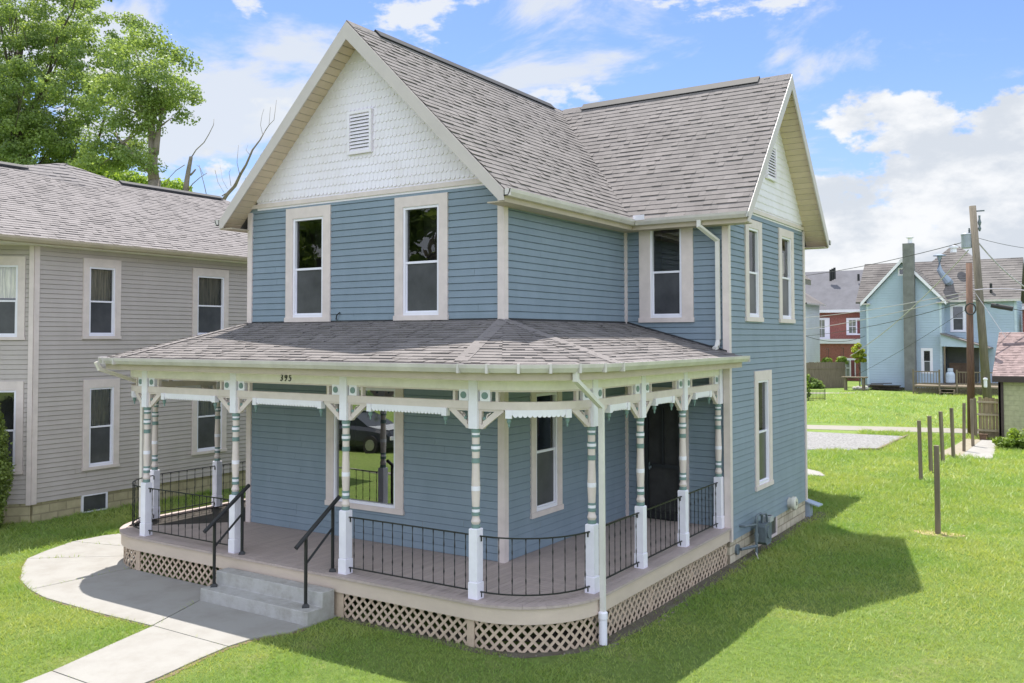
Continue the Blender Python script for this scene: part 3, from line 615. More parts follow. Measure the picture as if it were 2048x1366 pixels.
# posts
PROF=[(2.33,2.273,.066,.066,2),(2.273,2.241,.057,.057,1),(2.241,2.209,.064,.064,2),(2.209,2.113,.053,.053,0),(2.113,2.088,.062,.062,2),(2.088,2.045,.065,.065,1),(2.045,2.013,.062,.062,2),(2.013,1.922,.053,.053,0),(1.922,1.854,.060,.060,2),(1.854,1.536,.051,.061,0),(1.536,1.472,.063,.063,1),(1.472,1.253,.062,.052,0),(1.253,1.221,.058,.058,2),(1.221,1.179,.055,.055,1),(1.179,1.132,.060,.060,2),(1.132,1.10,.045,.052,0),(1.10,1.05,.052,.066,0),(1.05,1.013,.066,.054,0),(1.013,.96,.062,.062,2)]
def post(x,y,ang=0):
    pr_=[]
    for zt,zb,rt_,rb,mi in PROF: pr_+=[(rt_-.003,zt,mi),(rt_,zt-.004,mi),(rb,zb+.004,mi),(rb-.003,zb,mi)]
    m=MB(); m.lathe(pr_[::-1],(x,y,0),18); r=m.build('porch_post',[TRIM,WHITE,GREEN],H)
    def sq(z0,z1,h,name,ch=.012):
        m=MB(); c,s=math.cos(ang),math.sin(ang)
        pr2=[(z0,h),(z1-ch,h),(z1,h-ch)]
        vs=[]; 
        for z,hh in pr2:
            for a,b in ((-1,-1),(1,-1),(1,1),(-1,1)): vs.append((x+(a*hh)*c-(b*hh)*s,y+(a*hh)*s+(b*hh)*c,z))
        fs=[(0,3,2,1),(8,9,10,11)]+[(i*4+j,i*4+(j+1)%4,i*4+4+(j+1)%4,i*4+4+j) for i in (0,1) for j in range(4)]
        m.mesh(vs,fs); return m.build(name,WHITE,r)
    sq(.24,.96,.070,'base_block'); sq(.0,.24,.078,'plinth',.02); sq(2.33,3.03,.073,'upper_block',.001)
PX=1.97; PY=-1.84
A_,B_,C_,C2=(-6.60,PY),(-7.85,-.78),(-7.85,.75),(-7.85,2.3); D_,E_,F_=(-4.19,PY),(-1.68,PY),(.755,PY); G_,H_,I_,J_=(PX,-.72),(PX,.90),(PX,2.62),(PX,4.36)
for p in (A_,B_,C_,C2,D_,E_,F_,G_,H_,I_,J_): post(*p)
ac=(.83,-.70); R_=1.14
arcR=Arc(ac,R_,-93.8,-1); arcL=Arc((mx(.83)+.02,-.70),R_,-85.5,-176)
class LArc(Arc): pass
BAYS=[(Line(A_,D_,(0,-1)),1),(Line(D_,E_,(0,-1)),0),(Line(E_,F_,(0,-1)),1),(arcR,1),(Line(G_,H_,(1,0)),1),(Line(H_,I_,(1,0)),1),(Line(I_,J_,(1,0)),1),(arcL,1),(Line(B_,C_,(-1,0)),1),(Line(C_,C2,(-1,0)),1)]
def bay(p,rail_):
    L=p.L; h=.073
    m=MB(); rect(m,p,h if not p.curved else .06,L-(h if not p.curved else .06),2.87,3.034,-.05,.062); m.build('porch_beam',CREAM,H)
    m=MB(); rect(m,p,.06,L-.06,2.845,2.87,-.03,.04); rect(m,p,.33,.37,2.71,2.845,-.03,.035); rect(m,p,L-.37,L-.33,2.71,2.845,-.03,.035); rect(m,p,.06,L-.06,2.60,2.71,-.045,.045); sr=m.build('spandrel_rail',TRIM,H)
    for a in (.10,L-.10-.155):
        m=MB(); rect(m,p,a,a+.155,2.712,2.868,-.02,.045); cp=m.build('corner_panel',WHITE,H); m=MB()
        c=(a+.0775,2.79); slab(m,p,[(c[0]+.048*math.cos(t*math.pi/9),c[1]+.048*math.sin(t*math.pi/9)) for t in range(18)],.045,.055) if not p.curved else slab(m,p,[(c[0]+.048*math.cos(t*math.pi/9),c[1]+.048*math.sin(t*math.pi/9)) for t in range(18)],.045,.055,step=.2)
        m.build('rosette',GREEN,cp)
    for sd_ in (0,1):
        X=(lambda s:s) if sd_==0 else (lambda s:L-s); m=MB()
        def pl(q,n0=-.028,n1=.028):
            q=[(X(a),b) for a,b in q]
            if sd_: q=q[::-1]
            slab(m,p,q,n0,n1)
        pl([(.44,2.572),(.31,2.572),(.131,2.43),(.131,2.33)],-.026,.026); pl([(.125+.032*math.cos(t*.7),2.36+.032*math.sin(t*.7)) for t in range(9)],-.034,.034); pl([(.073,2.597),(.115,2.597),(.115,2.33),(.073,2.33)])
        pl([(.116,2.597),(.44,2.597),(.44,2.573),(.116,2.573)])
        pass
        pl([(.17,2.48),(.185,2.475),(.215,2.535),(.20,2.54)],-.014,.014); pl([(.19,2.51),(.25,2.55),(.245,2.56),(.19,2.525)],-.014,.014)
        br_=m.build('bracket',TRIM,H); m=MB(); pl([(.158+.024*math.cos(t*.7),2.475+.024*math.sin(t*.7)) for t in range(9)],-.03,.03); m.build('bracket_rosette',GREEN,br_)
    a,b_=.47,L-.47; m=MB(); n=max(3,int(round((b_-a-.2)/.062))); w_=(b_-a-.2)/n
    rect(m,p,a,a+.085,2.485,2.60,-.03,.06); rect(m,p,b_-.085,b_,2.485,2.60,-.03,.06); rect(m,p,a+.085,b_-.085,2.53,2.60,-.012,.046)
    for i in range(n):
        s0=a+.1+i*w_; q=[(s0,2.53)]+[(s0+w_/2-w_/2*math.cos(t*math.pi/5),2.53-.032*math.sin(t*math.pi/5)) for t in range(1,5)]+[(s0+w_,2.53)]
        slab(m,p,q,-.01,.0455,step=.3)
    db=m.build('drop_board',WHITE,H)
    for s_ in (a+.042,b_-.042):
        c=p.pt(s_,.015,0); m=MB(); m.lathe([(.008,2.36),(.016,2.385),(.012,2.40),(.030,2.435),(.034,2.455),(.026,2.462),(.036,2.484)],(c.x,c.y,0),10); m.build('pendant',GREEN,db)
    if rail_:
        a=.072; r=None
        for z in (.85,.09):
            m=MB(); rect(m,p,a,L-a,z,z+.016,-.012,.012); rect(m,p,a,a+.014,z-.07,z,-.03,-.012); rect(m,p,L-a-.014,L-a,z-.07,z,-.03,-.012)
            r=m.build('bottom_rail',BLACK,r) and r if r else m.build('porch_railing',BLACK,H)
        n=int(round((L-.16)/.185)); 
        for i in range(n):
            s_=.08+(L-.16)*(i+.5)/n; m=MB(); c=p.pt(s_,0,0)
            m.tube([(c.x,c.y,.10+(.75)*k/16) for k in range(17)],[.0066 if (k%4) else .0105 for k in range(17)],4,twist=.55); m.build('baluster',BLACK,r)
for b_ in BAYS: bay(*b_)
# posts' knee below the G corner: porch downspouts
m=MB(); pipe(m,[(2.21,-1.60,3.12),(2.21,-1.60,3.02),(2.20,-.86,2.62),(2.20,-.84,-.30)],.072,.055); m.build('downspout',mat('cream_metal',(.66,.65,.58),.4,.06,2),H)
m=MB(); m.lathe([(.058,-.72),(.058,-.31),(.066,-.30),(.066,-.22),(.05,-.20)],(2.20,-.84,0),14); m.build('drain_pipe',PLASTIC,H)
m=MB(); pipe(m,[(-8.02,-1.95,3.12),(-8.0,-1.9,3.0),(-7.9,-1.0,2.68),(-7.98,-.98,2.6),(-7.98,-.98,-.5)],.075,.06); m.build('downspout',CREAM,H)
# house number
def text(s,size,loc,rot,mt,name,parent,depth=.008,shear=0,sx=1):
    cu=bpy.data.curves.new(name,'FONT'); cu.body=s; cu.size=size; cu.extrude=depth; cu.shear=shear; cu.space_character=1.45
    o=bpy.data.objects.new(name,cu); COL.objects.link(o); dg=bpy.context.evaluated_depsgraph_get(); me=bpy.data.meshes.new_from_object(o.evaluated_get(dg)); bpy.data.objects.remove(o)
    o=bpy.data.objects.new(name,me); COL.objects.link(o); me.materials.clear(); me.materials.append(mt)
    me.transform(Matrix.Translation(V(loc)-V(parent.location))@rot@Matrix.Diagonal((sx,1,1,1))); o.parent=parent; return o
text('395',.155,(-3.06,-1.912,2.895),Matrix.Rotation(rad(90),4,'X'),BLACK,'house_number',H,.004,.15,.85)
m=MB(); m.tube([(-3.66,-.01,3.93),(-3.63,-.05,3.93),(-3.60,-.06,4.0),(-3.55,-.03,4.05)],.012,6); m.build('cable_stub',BLACK,H)
# ------------------------------------------------------------------ steps, handrails
m=MB(); m.ext([(-2.05,-.9),(-2.05,-.19),(-2.305,-.19),(-2.31,-.405),(-2.61,-.405),(-2.62,-.9)],lambda y,z:V((-1.70,y,z)),lambda y,z:V((-4.09,y,z)))
st=m.build('concrete_steps',STEPM); bv=st.modifiers.new('bevel','BEVEL'); bv.width=.012; bv.segments=2; bv.limit_method='ANGLE'
tag(st,'two poured concrete steps leading up to the porch deck','steps')
def handrail(x,label):
    e=empty('handrail',(x,-2.2,-.6),label,'handrail','black metal handrails at the steps')
    m=MB(); m.tube([(x,-2.63,.50),(x,-1.73,1.12)],.033,10); m.build('top_rail',BLACK,e)
    m=MB(); m.tube([(x,-2.42,.235),(x,-1.88,.66)],.018,8); m.build('lower_rail',BLACK,e)
    for y,z0,z1 in ((-2.43,-.405,.63),(-1.87,.0,1.02)):
        m=MB(); m.tube([(x,y,z0),(x,y,z1)],.026,8); p=m.build('rail_post',BLACK,e); m=MB(); m.lathe([(.075,z0),(.072,z0+.015),(.035,z0+.05)],(x,y,0),4); m.build('base_plate',BLACK,p)
handrail(-3.98,'black metal handrail at the left edge of the concrete steps'); handrail(-1.92,'black metal handrail at the right edge of the concrete steps')
# gas meter, round cover, hatch
e=empty('gas_meter',(2.2,5.4,-.7),'grey gas meter on pipes against the stone foundation below the lower side window','gas meter')
x=2.36
m=MB(); m.tube([(x,5.35,-.72),(x,5.35,.02),(x,5.38,.08),(x,5.45,.10),(x,5.62,.10),(x,5.70,.06),(x,5.72,-.10)],.026,10); m.tube([(2.14,5.0,-.06),(2.25,5.02,-.06),(x,5.33,-.06)],.022,8); m.tube([(x,5.35,-.48),(2.2,4.9,-.48)],.03,8); m.tube([(x,5.35,-.40),(x,5.35,-.22)],.038,8); m.lathe([(.028,-.3),(.045,-.29),(.045,-.25),(.028,-.24)],(x,5.35,0),8); m.tube([(x+.04,5.50,.10),(x+.06,5.78,.08),(x+.06,5.86,-.08)],.022,8); pp=m.build('pipe',GASM,e,smooth=False)
m=MB(); m.tube([(2.125,4.86,-.48),(2.17,4.86,-.48)],.10,14); m.build('pipe_flange',GASM,pp)
m=MB(); m.ext([(5.62,-.10),(6.0,-.10),(6.02,-.16),(5.99,-.46),(5.92,-.52),(5.70,-.52),(5.62,-.46),(5.60,-.16)],lambda y,z:V((x-.11,y,z)),lambda y,z:V((x+.10,y,z))); b0=m.build('meter_body',GASM,e)
m=MB(); m.tube([(x+.10,5.80,-.28),(x+.125,5.80,-.28)],.12,18); m.build('meter_face',GASM,b0); m=MB(); m.box((x-.06,5.86,-.10),(x+.12,6.08,-.0)); m.box((x+.0,6.0,-.12),(x+.08,6.14,.0)); m.build('regulator',mat('pale_grey_metal',(.4,.42,.42),.5),e)
m=MB(); m.tube([(x-.01,5.33,-.60),(x+.05,5.28,-.68),(x+.08,5.2,-.72)],.008,6); m.build('wire',CREAM,e)
m=MB(); m.tube([(2.14,8.3,-.12),(2.24,8.3,-.12)],.12,20); m.tube([(2.24,8.3,-.12),(2.30,8.3,-.12),(2.32,8.3,-.12)],[.155,.15,.12],24); r=m.build('round_vent_hood',mat('ivory_plastic',(.62,.60,.52),.4)); tag(r,'round ivory cover mounted low on the wing side wall','vent cover')
m=MB(); m.tube([(2.322,8.3,-.16),(2.322,8.3,-.08)],.012,6); m.build('slot',DARK,r)
m=MB(); m.ob((2.0,9.78,-.31),(.40,.05,-.12),(0,.42,-.02),(0,0,.03)); m.box((2.02,9.85,-.72),(2.2,10.1,-.37)); r=m.build('bulkhead_hatch',mat('hatch_metal',(.36,.42,.50),.4)); tag(r,'pale blue-grey sloping hatch lid at the far corner of the foundation','hatch')
# ================================================================== ground, paths
def at(u,v,y):
    """world point at depth y seen at photo pixel (u,v)"""
    d=Fv+R2*((u-1024)/1806.06)-U2*((v-616.0)/1806.06); return CAM+d*((y-CAM.y)/d.y)
def kind(o,k='structure'): o['kind']=k; return o
GR=bpy.data.materials.new('lawn'); GR.use_nodes=True
def lawn_nodes():
    nt=GR.node_tree; N=nt.nodes.new; L=nt.links.new; b=nt.nodes['Principled BSDF']; b.inputs['Roughness'].default_value=.95; b.inputs['Specular IOR Level'].default_value=.15
    tc=N('ShaderNodeTexCoord')
    def noise(s,d=5,r=.6): n=N('ShaderNodeTexNoise'); n.inputs['Scale'].default_value=s; n.inputs['Detail'].default_value=d; n.inputs['Roughness'].default_value=r; L(tc.outputs['Object'],n.inputs[0]); return n.outputs[0]
    def rng(x,a,b_): m=N('ShaderNodeMapRange'); m.inputs[1].default_value=a; m.inputs[2].default_value=b_; L(x,m.inputs[0]); return m.outputs[0]
    def mix(f,c1,c2):
        m=N('ShaderNodeMix'); m.data_type='RGBA'; L(f,m.inputs[0])
        for i,c in ((6,c1),(7,c2)):
            if isinstance(c,tuple): m.inputs[i].default_value=(*c,1)
            else: L(c,m.inputs[i])
        return m.outputs[2]
    a=mix(rng(noise(.22),.38,.62),GC[0],GC[1]); a=mix(rng(noise(.9,6,.7),.55,.75),a,GC[2]); a=mix(rng(noise(9,8,.8),.35,.72),a,GC[3])
    L(a,b.inputs['Base Color']); bp=N('ShaderNodeBump'); bp.inputs['Strength'].default_value=1; bp.inputs['Distance'].default_value=.05; L(noise(22,8,.8),bp.inputs['Height']); L(bp.outputs[0],b.inputs['Normal'])
GC=((.185,.285,.062),(.27,.355,.092),(.40,.385,.17),(.095,.15,.040))
lawn_nodes()
xs=np.unique(np.concatenate([-np.geomspace(30,700,14)[::-1],np.arange(-30,30.1,.75),np.geomspace(31,700,14)])); ys=np.unique(np.concatenate([-np.geomspace(22,700,12)[::-1],np.arange(-21,22.1,.75),np.geomspace(23,900,18)]))
vv=[(float(x),float(y),ground(x,y)) for y in ys for x in xs]; nx=len(xs)
me=bpy.data.meshes.new('ground'); me.from_pydata(vv,[],[(j*nx+i,j*nx+i+1,(j+1)*nx+i+1,(j+1)*nx+i) for j in range(len(ys)-1) for i in range(nx-1)]); me.materials.append(GR)
go=bpy.data.objects.new('ground',me); COL.objects.link(go); go['kind']='structure'
WALKP=[[(-1.70,-2.0),(-1.70,-2.9),(-1.95,-3.4),(-1.98,-3.80),(-3.62,-3.80),(-4.09,-2.62),(-4.09,-2.0)],
[(-4.10,-2.0),(-4.10,-2.63),(-3.63,-3.81),(-4.9,-3.87),(-6.35,-3.86),(-7.0,-3.74),(-6.85,-2.0)],
[(-6.86,-2.0),(-7.01,-3.74),(-7.74,-3.50),(-8.6,-3.0),(-9.15,-2.6),(-7.9,-1.6),(-7.6,-1.3)],
[(-7.6,-1.29),(-7.9,-1.59),(-9.16,-2.59),(-9.45,-2.1),(-9.8,-1.3),(-8.1,-.9)],
[(-8.1,-.89),(-9.8,-1.29),(-9.78,-.6),(-9.6,-.2),(-9.3,.3),(-8.9,.7),(-8.3,.8),(-8.0,.5)],
[(-3.61,-3.81),(-1.98,-3.81),(-1.92,-4.3),(-1.80,-5.0),(-1.75,-5.6),(-3.12,-5.6),(-3.4,-4.6)],[(-3.12,-5.61),(-1.75,-5.61),(-1.6,-8.6),(-2.6,-8.6)]]
m=MB()
for q in WALKP:
    cx=sum(p[0] for p in q)/len(q); cy=sum(p[1] for p in q)/len(q); q=[(cx+(p[0]-cx)*.996,cy+(p[1]-cy)*.996) for p in q]
    m.ext(q,lambda x,y:V((x,y,-.72)),lambda x,y:V((x,y,-.597)))
kind(m.build('path',CONC))
m=MB(); rr=random.Random(77); OUT=[(-1.70,-2.66),(-1.70,-2.9),(-1.95,-3.4),(-1.98,-3.80),(-1.92,-4.3),(-1.80,-5.0),(-1.75,-5.6),(-1.6,-8.6)],[(-2.6,-8.6),(-3.12,-5.6),(-3.4,-4.6),(-3.62,-3.81),(-4.9,-3.87),(-6.35,-3.86),(-7.0,-3.74),(-7.74,-3.50),(-8.6,-3.0),(-9.15,-2.6),(-9.45,-2.1),(-9.8,-1.3),(-9.78,-.6),(-9.6,-.2),(-9.3,.3)]
for ln_ in OUT:
    P=[V((*a,0)) for a in ln_]; L_=[]
    for a,b in zip(P,P[1:]):
        k=max(1,int((b-a).length/.12)); d=(b-a).normalized(); nn=V((d.y,-d.x,0)) if ln_ is OUT[1] and False else V((-d.y,d.x,0))
        for i in range(k): L_.append((a+(b-a)*i/k,-nn if True else nn))
    for (a,na),(b,nb_) in zip(L_,L_[1:]):
        sgn=1 if ln_ is OUT[1] else -1; q=[a+na*sgn*-.03,b+nb_*sgn*-.03,b-nb_*sgn*-rr.uniform(.03,.09),a-na*sgn*-rr.uniform(.03,.09)]; m.face([V((p.x,p.y,ground(p.x,p.y)+.005)) for p in q])
kind(m.build('soil_edge',mat('edge_soil',(.20,.15,.09),.95,.2,6,.8,50,vdet=8)))
def flat(name,pts,mt,dz,kd=True):
    m=MB(); m.ext(pts,lambda x,y:V((x,y,ground(x,y)-.05)),lambda x,y:V((x,y,ground(x,y)+dz))); o=m.build(name,mt)
    return kind(o) if kd else o
GRAVEL=mat('white_gravel',(.47,.46,.46),.95,.1,14,1,90,col2=(.17,.165,.15),thr=(.42,.66),vdet=8,bdist=.05)
ALLEY=mat('alley_gravel',(.30,.28,.25),.95,.1,8,.8,60,vdet=8,col2=(.26,.24,.2)); SAND=mat('bare_sand',(.33,.29,.24),.95,.1,6,.8,60,vdet=8,col2=(.25,.22,.14))
flat('gravel_parking_pad',[(-14,18.5),(-6,20.6),(-1.32,22.9),(.97,24.0),(1.07,29.75),(-3,29.45),(-14,29.0)],GRAVEL,.012)
flat('alley',[(-60,22),(-60,24.5),(-3.9,32.6),(2.9,34.7),(40,40),(40,37.6),(3.2,32.5),(-3.4,30.6)],ALLEY,.014)
flat('concrete_pad',[(-1.2,15.6),(.90,16.55),(.55,17.3),(-.6,18.3),(-2,18.0)],CONC,.02)
flat('garage_walk',[(3.80,23.2),(4.83,23.66),(4.5,29.9),(3.9,29.9)],CONC,.02)
flat('sand_patch',[(3.0,24.1),(3.79,23.4),(3.88,30.2),(3.3,30.6),(3.2,27)],SAND,.010)
flat('yard_path',[(-13.5,55.0),(-8.0,58.6),(-7.4,60.4),(-14,57.0)],ALLEY,.012)
m=MB()
for a,b_ in (((.95,23.95),(.35,23.66)),((.99,24.0),(1.09,29.7))): 
    A=V((*a,-.70)); B=V((*b_,-.70)); d=(B-A).normalized(); s=V((-d.y,d.x,0))*.09; m.ob(A-s*.5-V((0,0,.05)),B-A,s,V((0,0,.14)))
tag(m.build('timber_edging',WOODG),'weathered timber edging along the corner of the white gravel pad','edging')
m=MB(); m.ext([(-120,-15.5),(120,-15.5),(120,-9.3),(-120,-9.3)],lambda x,y:V((x,y,-.72)),lambda x,y:V((x,y,-.612))); kind(m.build('street',mat('asphalt',(.06,.06,.06),.9,.15,2,.5,80)))
m=MB(); m.box((-120,-9.28,-.74),(120,-9.12,-.57)); m.box((-120,-15.68,-.74),(120,-15.52,-.57)); kind(m.build('kerb',CONC))
m=MB(); m.box((-120,-19.2,-.74),(120,-17.8,-.602)); kind(m.build('sidewalk',CONC))
# ------------------------------------------------------------------ grass blades
BL=bpy.data.materials.new('grass_blade')
def blades():
    r=np.random.default_rng(5); P=[]
    def zone(x0,x1,y0,y1,dens):
        n=int((x1-x0)*(y1-y0)*dens); P.append(np.stack([r.uniform(x0,x1,n),r.uniform(y0,y1,n)],1))
    zone(-9,8,-8.6,-2.0,1500); zone(-16,-8,-8,4,700); zone(2.0,9,-4,9,1100); zone(2.0,10,9,17,600); zone(-1,10,17,31,260); zone(-11,-8.1,-1,9,600); zone(-2,2.2,9.8,17,500); zone(-9,6,34,62,26)
    p=np.concatenate(P); keep=np.ones(len(p),bool)
    def inside(q,p):
        c=np.zeros(len(p),bool); j=len(q)-1
        for i in range(len(q)):
            a,b=q[i],q[j]; t=((a[1]>p[:,1])!=(b[1]>p[:,1]))&(p[:,0]<(b[0]-a[0])*(p[:,1]-a[1])/(b[1]-a[1]+1e-12)+a[0]); c^=t; j=i
        return c
    for q in WALKP+[[(2.12,-.7),(2.0,-1.4),(1.4,-1.95),(.8,-2.03),(-6.8,-2.03),(-8.1,-1),(-8.1,3.5),(-6,3.5),(-6,14.4),(.52,14.4),(.52,9.74),(2.16,9.74),(2.16,4)],[(-14,18.5),(-6,20.6),(-1.32,22.9),(.97,24.0),(1.07,29.75),(-3,29.45)],[(-1.2,15.6),(.90,16.55),(.55,17.3),(-.6,18.3),(-2,18.0)],[(3.0,23.8),(4.83,23.66),(4.5,29.9),(3.2,30)],[(-12.2,-.8),(-12.2,12),(-18,12),(-18,-5),(-13.9,-2.6)]]:
        keep&=~inside(q,p)
    # bare soil strip right beside the porch lattice
    keep&=~((p[:,0]<2.30)&(p[:,0]>1.9)&(p[:,1]>-1.5)&(p[:,1]<10)&(r.random(len(p))<.85)); p=p[keep]
    c=np.array([CAM.x,CAM.y]); rel=p-c; depth=rel@np.array([Fv.x,Fv.y]); side=rel@np.array([Rv.x,Rv.y]); p=p[(depth>3)&(np.abs(side)<depth*.60+.5)]
    n=len(p); g=np.array([ground(a,b) for a,b in p]); cl=np.sin(p[:,0]*3.1+np.cos(p[:,1]*2.3)*2)*np.sin(p[:,1]*2.7+p[:,0])*.5+.5
    dist=np.linalg.norm(p-c,axis=1); h=r.uniform(.022,.062,n)*(.75+.8*cl)*np.clip(dist/16,.75,3); w=r.uniform(.0035,.007,n)*np.clip(dist/11,.8,4.5); a=r.uniform(0,6.283,n); b=r.uniform(0,6.283,n); ln=h*r.uniform(.5,1.7,n)
    v=np.zeros((n,3,3)); v[:,0]=np.stack([p[:,0]-w*np.cos(a),p[:,1]-w*np.sin(a),g-.005],1); v[:,1]=np.stack([p[:,0]+w*np.cos(a),p[:,1]+w*np.sin(a),g-.005],1); v[:,2]=np.stack([p[:,0]+ln*np.cos(b),p[:,1]+ln*np.sin(b),g+h],1)
    me=bpy.data.meshes.new('grass'); me.vertices.add(n*3); me.vertices.foreach_set('co',v.ravel()); me.loops.add(n*3); me.loops.foreach_set('vertex_index',np.arange(n*3)); me.polygons.add(n); me.polygons.foreach_set('loop_start',np.arange(n)*3); me.update(calc_edges=True)
    me.materials.append(MATS['grass_blade']); o=bpy.data.objects.new('grass',me); COL.objects.link(o); print('blades',n)
    return o
bpy.data.materials.remove(BL); leafmat('grass_blade',(.170,.31,.055),(.40,.44,.14),.4,.55)
kind(blades(),'stuff')
# soil and pebbles by the foundation
def quads(name,v,mt,parent=None):
    n,k=v.shape[:2]; off=V((0,0,0)); p=parent
    while p: off+=V(p.location); p=p.parent
    v=v-np.array(off[:]); me=bpy.data.meshes.new(name); me.vertices.add(n*k); me.vertices.foreach_set('co',v.ravel()); me.loops.add(n*k); me.loops.foreach_set('vertex_index',np.arange(n*k)); me.polygons.add(n); me.polygons.foreach_set('loop_start',np.arange(n)*k); me.update(calc_edges=True); me.materials.append(mt)
    o=bpy.data.objects.new(name,me); COL.objects.link(o); o.parent=parent; return o
SOIL=mat('dark_soil',(.10,.075,.05),.95,.1,6,1,40,col2=(.16,.15,.11),vdet=8,bdist=.04)
m=MB(); pts=[(2.36,10.4),(2.42,8),(2.33,6),(2.42,4.4),(2.27,2),(2.33,0),(2.27,-.8),(2.08,-1.4),(1.6,-1.98),(.9,-2.16),(.1,-2.10),(-1.6,-2.09),(-1.6,-1.9),(1,-1.5),(1.8,0),(1.9,10.4)]
m.ext(pts,lambda x,y:V((x,y,ground(x,y)-.08)),lambda x,y:V((x,y,ground(x,y)+.006))); kind(m.build('soil_strip',SOIL))
m=MB(); rr=random.Random(9)
for i in range(620):
    t=rr.random(); 
    if i<300: x,y=2.2+rr.gauss(.05,.09),rr.uniform(9.6,10.6)
    elif i<600: x,y=2.3+rr.gauss(0,.07),rr.uniform(-1.0,4.6)
    else: a=rr.uniform(-90,0); x,y=.83+math.cos(rad(a))*(1.43+rr.gauss(0,.04)),-.7+math.sin(rad(a))*(1.43+rr.gauss(0,.04))
    s=rr.uniform(.006,.02)*(1.5 if i<300 else 1); g=ground(x,y); m.mesh([(x-s,y-s*.7,g),(x+s,y-s,g),(x+s*.7,y+s,g),(x-s,y+s,g),(x,y,g+s*1.1)],[(0,1,4),(1,2,4),(2,3,4),(3,0,4)])
kind(m.build('pebbles',mat('pebble',(.20,.18,.155),.9,.3,9,island=.4)),'stuff')
# ================================================================== neighbour house (left)
NB=empty('beige_neighbour_house',(-15,4,-.6),'two-storey beige sided house with brown-grey hip roof to the left of the blue house','house')
NX=-12.2; WN=((NX,-.83,0),(0,1,0),(1,0,0)); CD=V((-.70711,-.70711,0)); WC=((NX,-.83,0),CD,(.70711,-.70711,0))
on=[];oc=[]
def wn(wall,lst,s0,s1,z0,z1,**k): o,r=window(NB,*wall,s0,s1,z0,z1,tr=.15,trt=.20,sill=.07,trm=TRIM,**k); lst.append(o)
wn(WN,on,1.15,2.13,3.57,5.50,curtain=(4.5,5.25)); wn(WN,on,4.24,5.42,3.58,5.46,curtain=1); wn(WN,on,1.19,2.13,.45,2.60,curtain=1); wn(WN,on,4.26,5.38,.48,2.60,curtain=1); wn(WN,on,9.2,10.2,3.6,5.46); wn(WN,on,9.2,10.2,.5,2.6)
wn(WC,oc,.20,1.42,3.55,5.44,curtain=(4.5,5.2)); wn(WC,oc,.20,1.42,.54,2.62)
m=MB(); siding(m,*WN,-.13,5.72,12.6,on,zref=-.13,e=.108); m.build('wall',SIDING_B,NB)
m=MB(); siding(m,*WC,-.13,5.72,1.7,oc,zref=-.13,e=.108); m.build('wall',SIDING_B,NB)
c2=V((NX,-.83,0))+CD*1.7; m=MB(); siding(m,(c2.x,-5.9,0),(0,1,0),(1,0,0),-.13,5.72,c2.y+5.9,(),zref=-.13,e=.108); m.build('wall',SIDING_B,NB); m=MB(); siding(m,(-20.6,-5.9,0),(1,0,0),(0,-1,0),-.13,5.72,c2.x+20.6,(),zref=-.13,e=.108); m.build('wall',SIDING_B,NB); m=MB(); siding(m,(-20.6,-5.9,0),(0,1,0),(-1,0,0),-.13,5.72,17.67,(),zref=-.13,e=.108); m.build('wall',SIDING_B,NB); m=MB(); siding(m,(-20.6,11.77,0),(1,0,0),(0,1,0),-.13,5.72,8.4,(),zref=-.13,e=.108); m.build('wall',SIDING_B,NB)
m=MB(); m.box((NX-.02,-.86,-.16),(NX+.03,-.74,5.72)); d=CD*.1; m.ob((NX+.015,-.86,-.16),d,(.02,-.02,0),(0,0,5.88)); m.build('corner_board',TRIM,NB)
m=MB(); m.box((NX-.2,-.8,-1.1),(NX-.03,11.7,-.13)); m.ob(V((NX-.03,-.85,-1.1)),CD*1.7,V((-.07,.07,0)),V((0,0,.97))); m.build('foundation',FOUND_N,NB); m=MB(); m.box((-20.5,-5.83,-1.1),(c2.x-.06,11.6,-.13)); m.build('foundation',FOUND_N,NB)
m=MB(); m.box((NX-.04,.36,-.55),(NX+.02,.40,-.13)); m.box((NX-.04,.98,-.55),(NX+.02,1.02,-.13)); m.box((NX-.04,.40,-.55),(NX+.02,.98,-.52)); m.box((NX-.04,.40,-.16),(NX+.02,.98,-.13)); bw=m.build('basement_window',PLASTIC,NB); m=MB(); m.box((NX-.02,.40,-.52),(NX-.005,.98,-.16)); m.build('pane',SCREEN,bw)
NE,NR,NXE,NXR=5.83,8.2,-11.83,-16.4; ns=(NR-NE)/(NXE-NXR); YE=12.45; YR=YE-(NXE-NXR); YF=-6.3
XW=2*NXR-NXE
E0=V((NXE,YF,NE)); E1=V((NXE,YE,NE)); K1=V((NXR,YR,NR)); K0=V((NXR,YF+(NXE-NXR),NR)); Wv=V((XW,YE,NE)); W0=V((XW,YF,NE))
m=MB()
for q in ([E0,E1,K1,K0],[E1,Wv,K1],[Wv,W0,K0,K1],[W0,E0,K0]): m.face(q)
m.face([E0-V((0,0,.08)),W0-V((0,0,.08)),Wv-V((0,0,.08)),E1-V((0,0,.08))]); nr=m.build('roof',SHINGLE_N,NB)
m=MB(); roofface(m,[E0,E1,K1,K0],(0,1,0),71,tones=(.92,1.06)); roofface(m,[E1,Wv,K1],(1,0,0),72,tones=(.92,1.06)); roofface(m,[E0,W0,K0],(1,0,0),73,tones=(.92,1.06))
ap=V((NXR,2.26,8.52)); b1=V((NXR,.7,8.19)); b2=V((NXR,4.3,8.19)); ea=V((-15.5,2.5,8.2-ns*.9+.01)); we=V((-18.2,2.3,8.2-ns*1.8+.01))
roofface(m,[b1,ea,ap],None,74,tones=(.92,1.06)); roofface(m,[ea,b2,ap],None,75,tones=(.92,1.06)); m.mesh([b1,ea,b2,ap,we],[(0,1,3),(1,2,3),(0,3,4),(2,4,3)]); m.build('shingles',SHINGLE_N,nr)
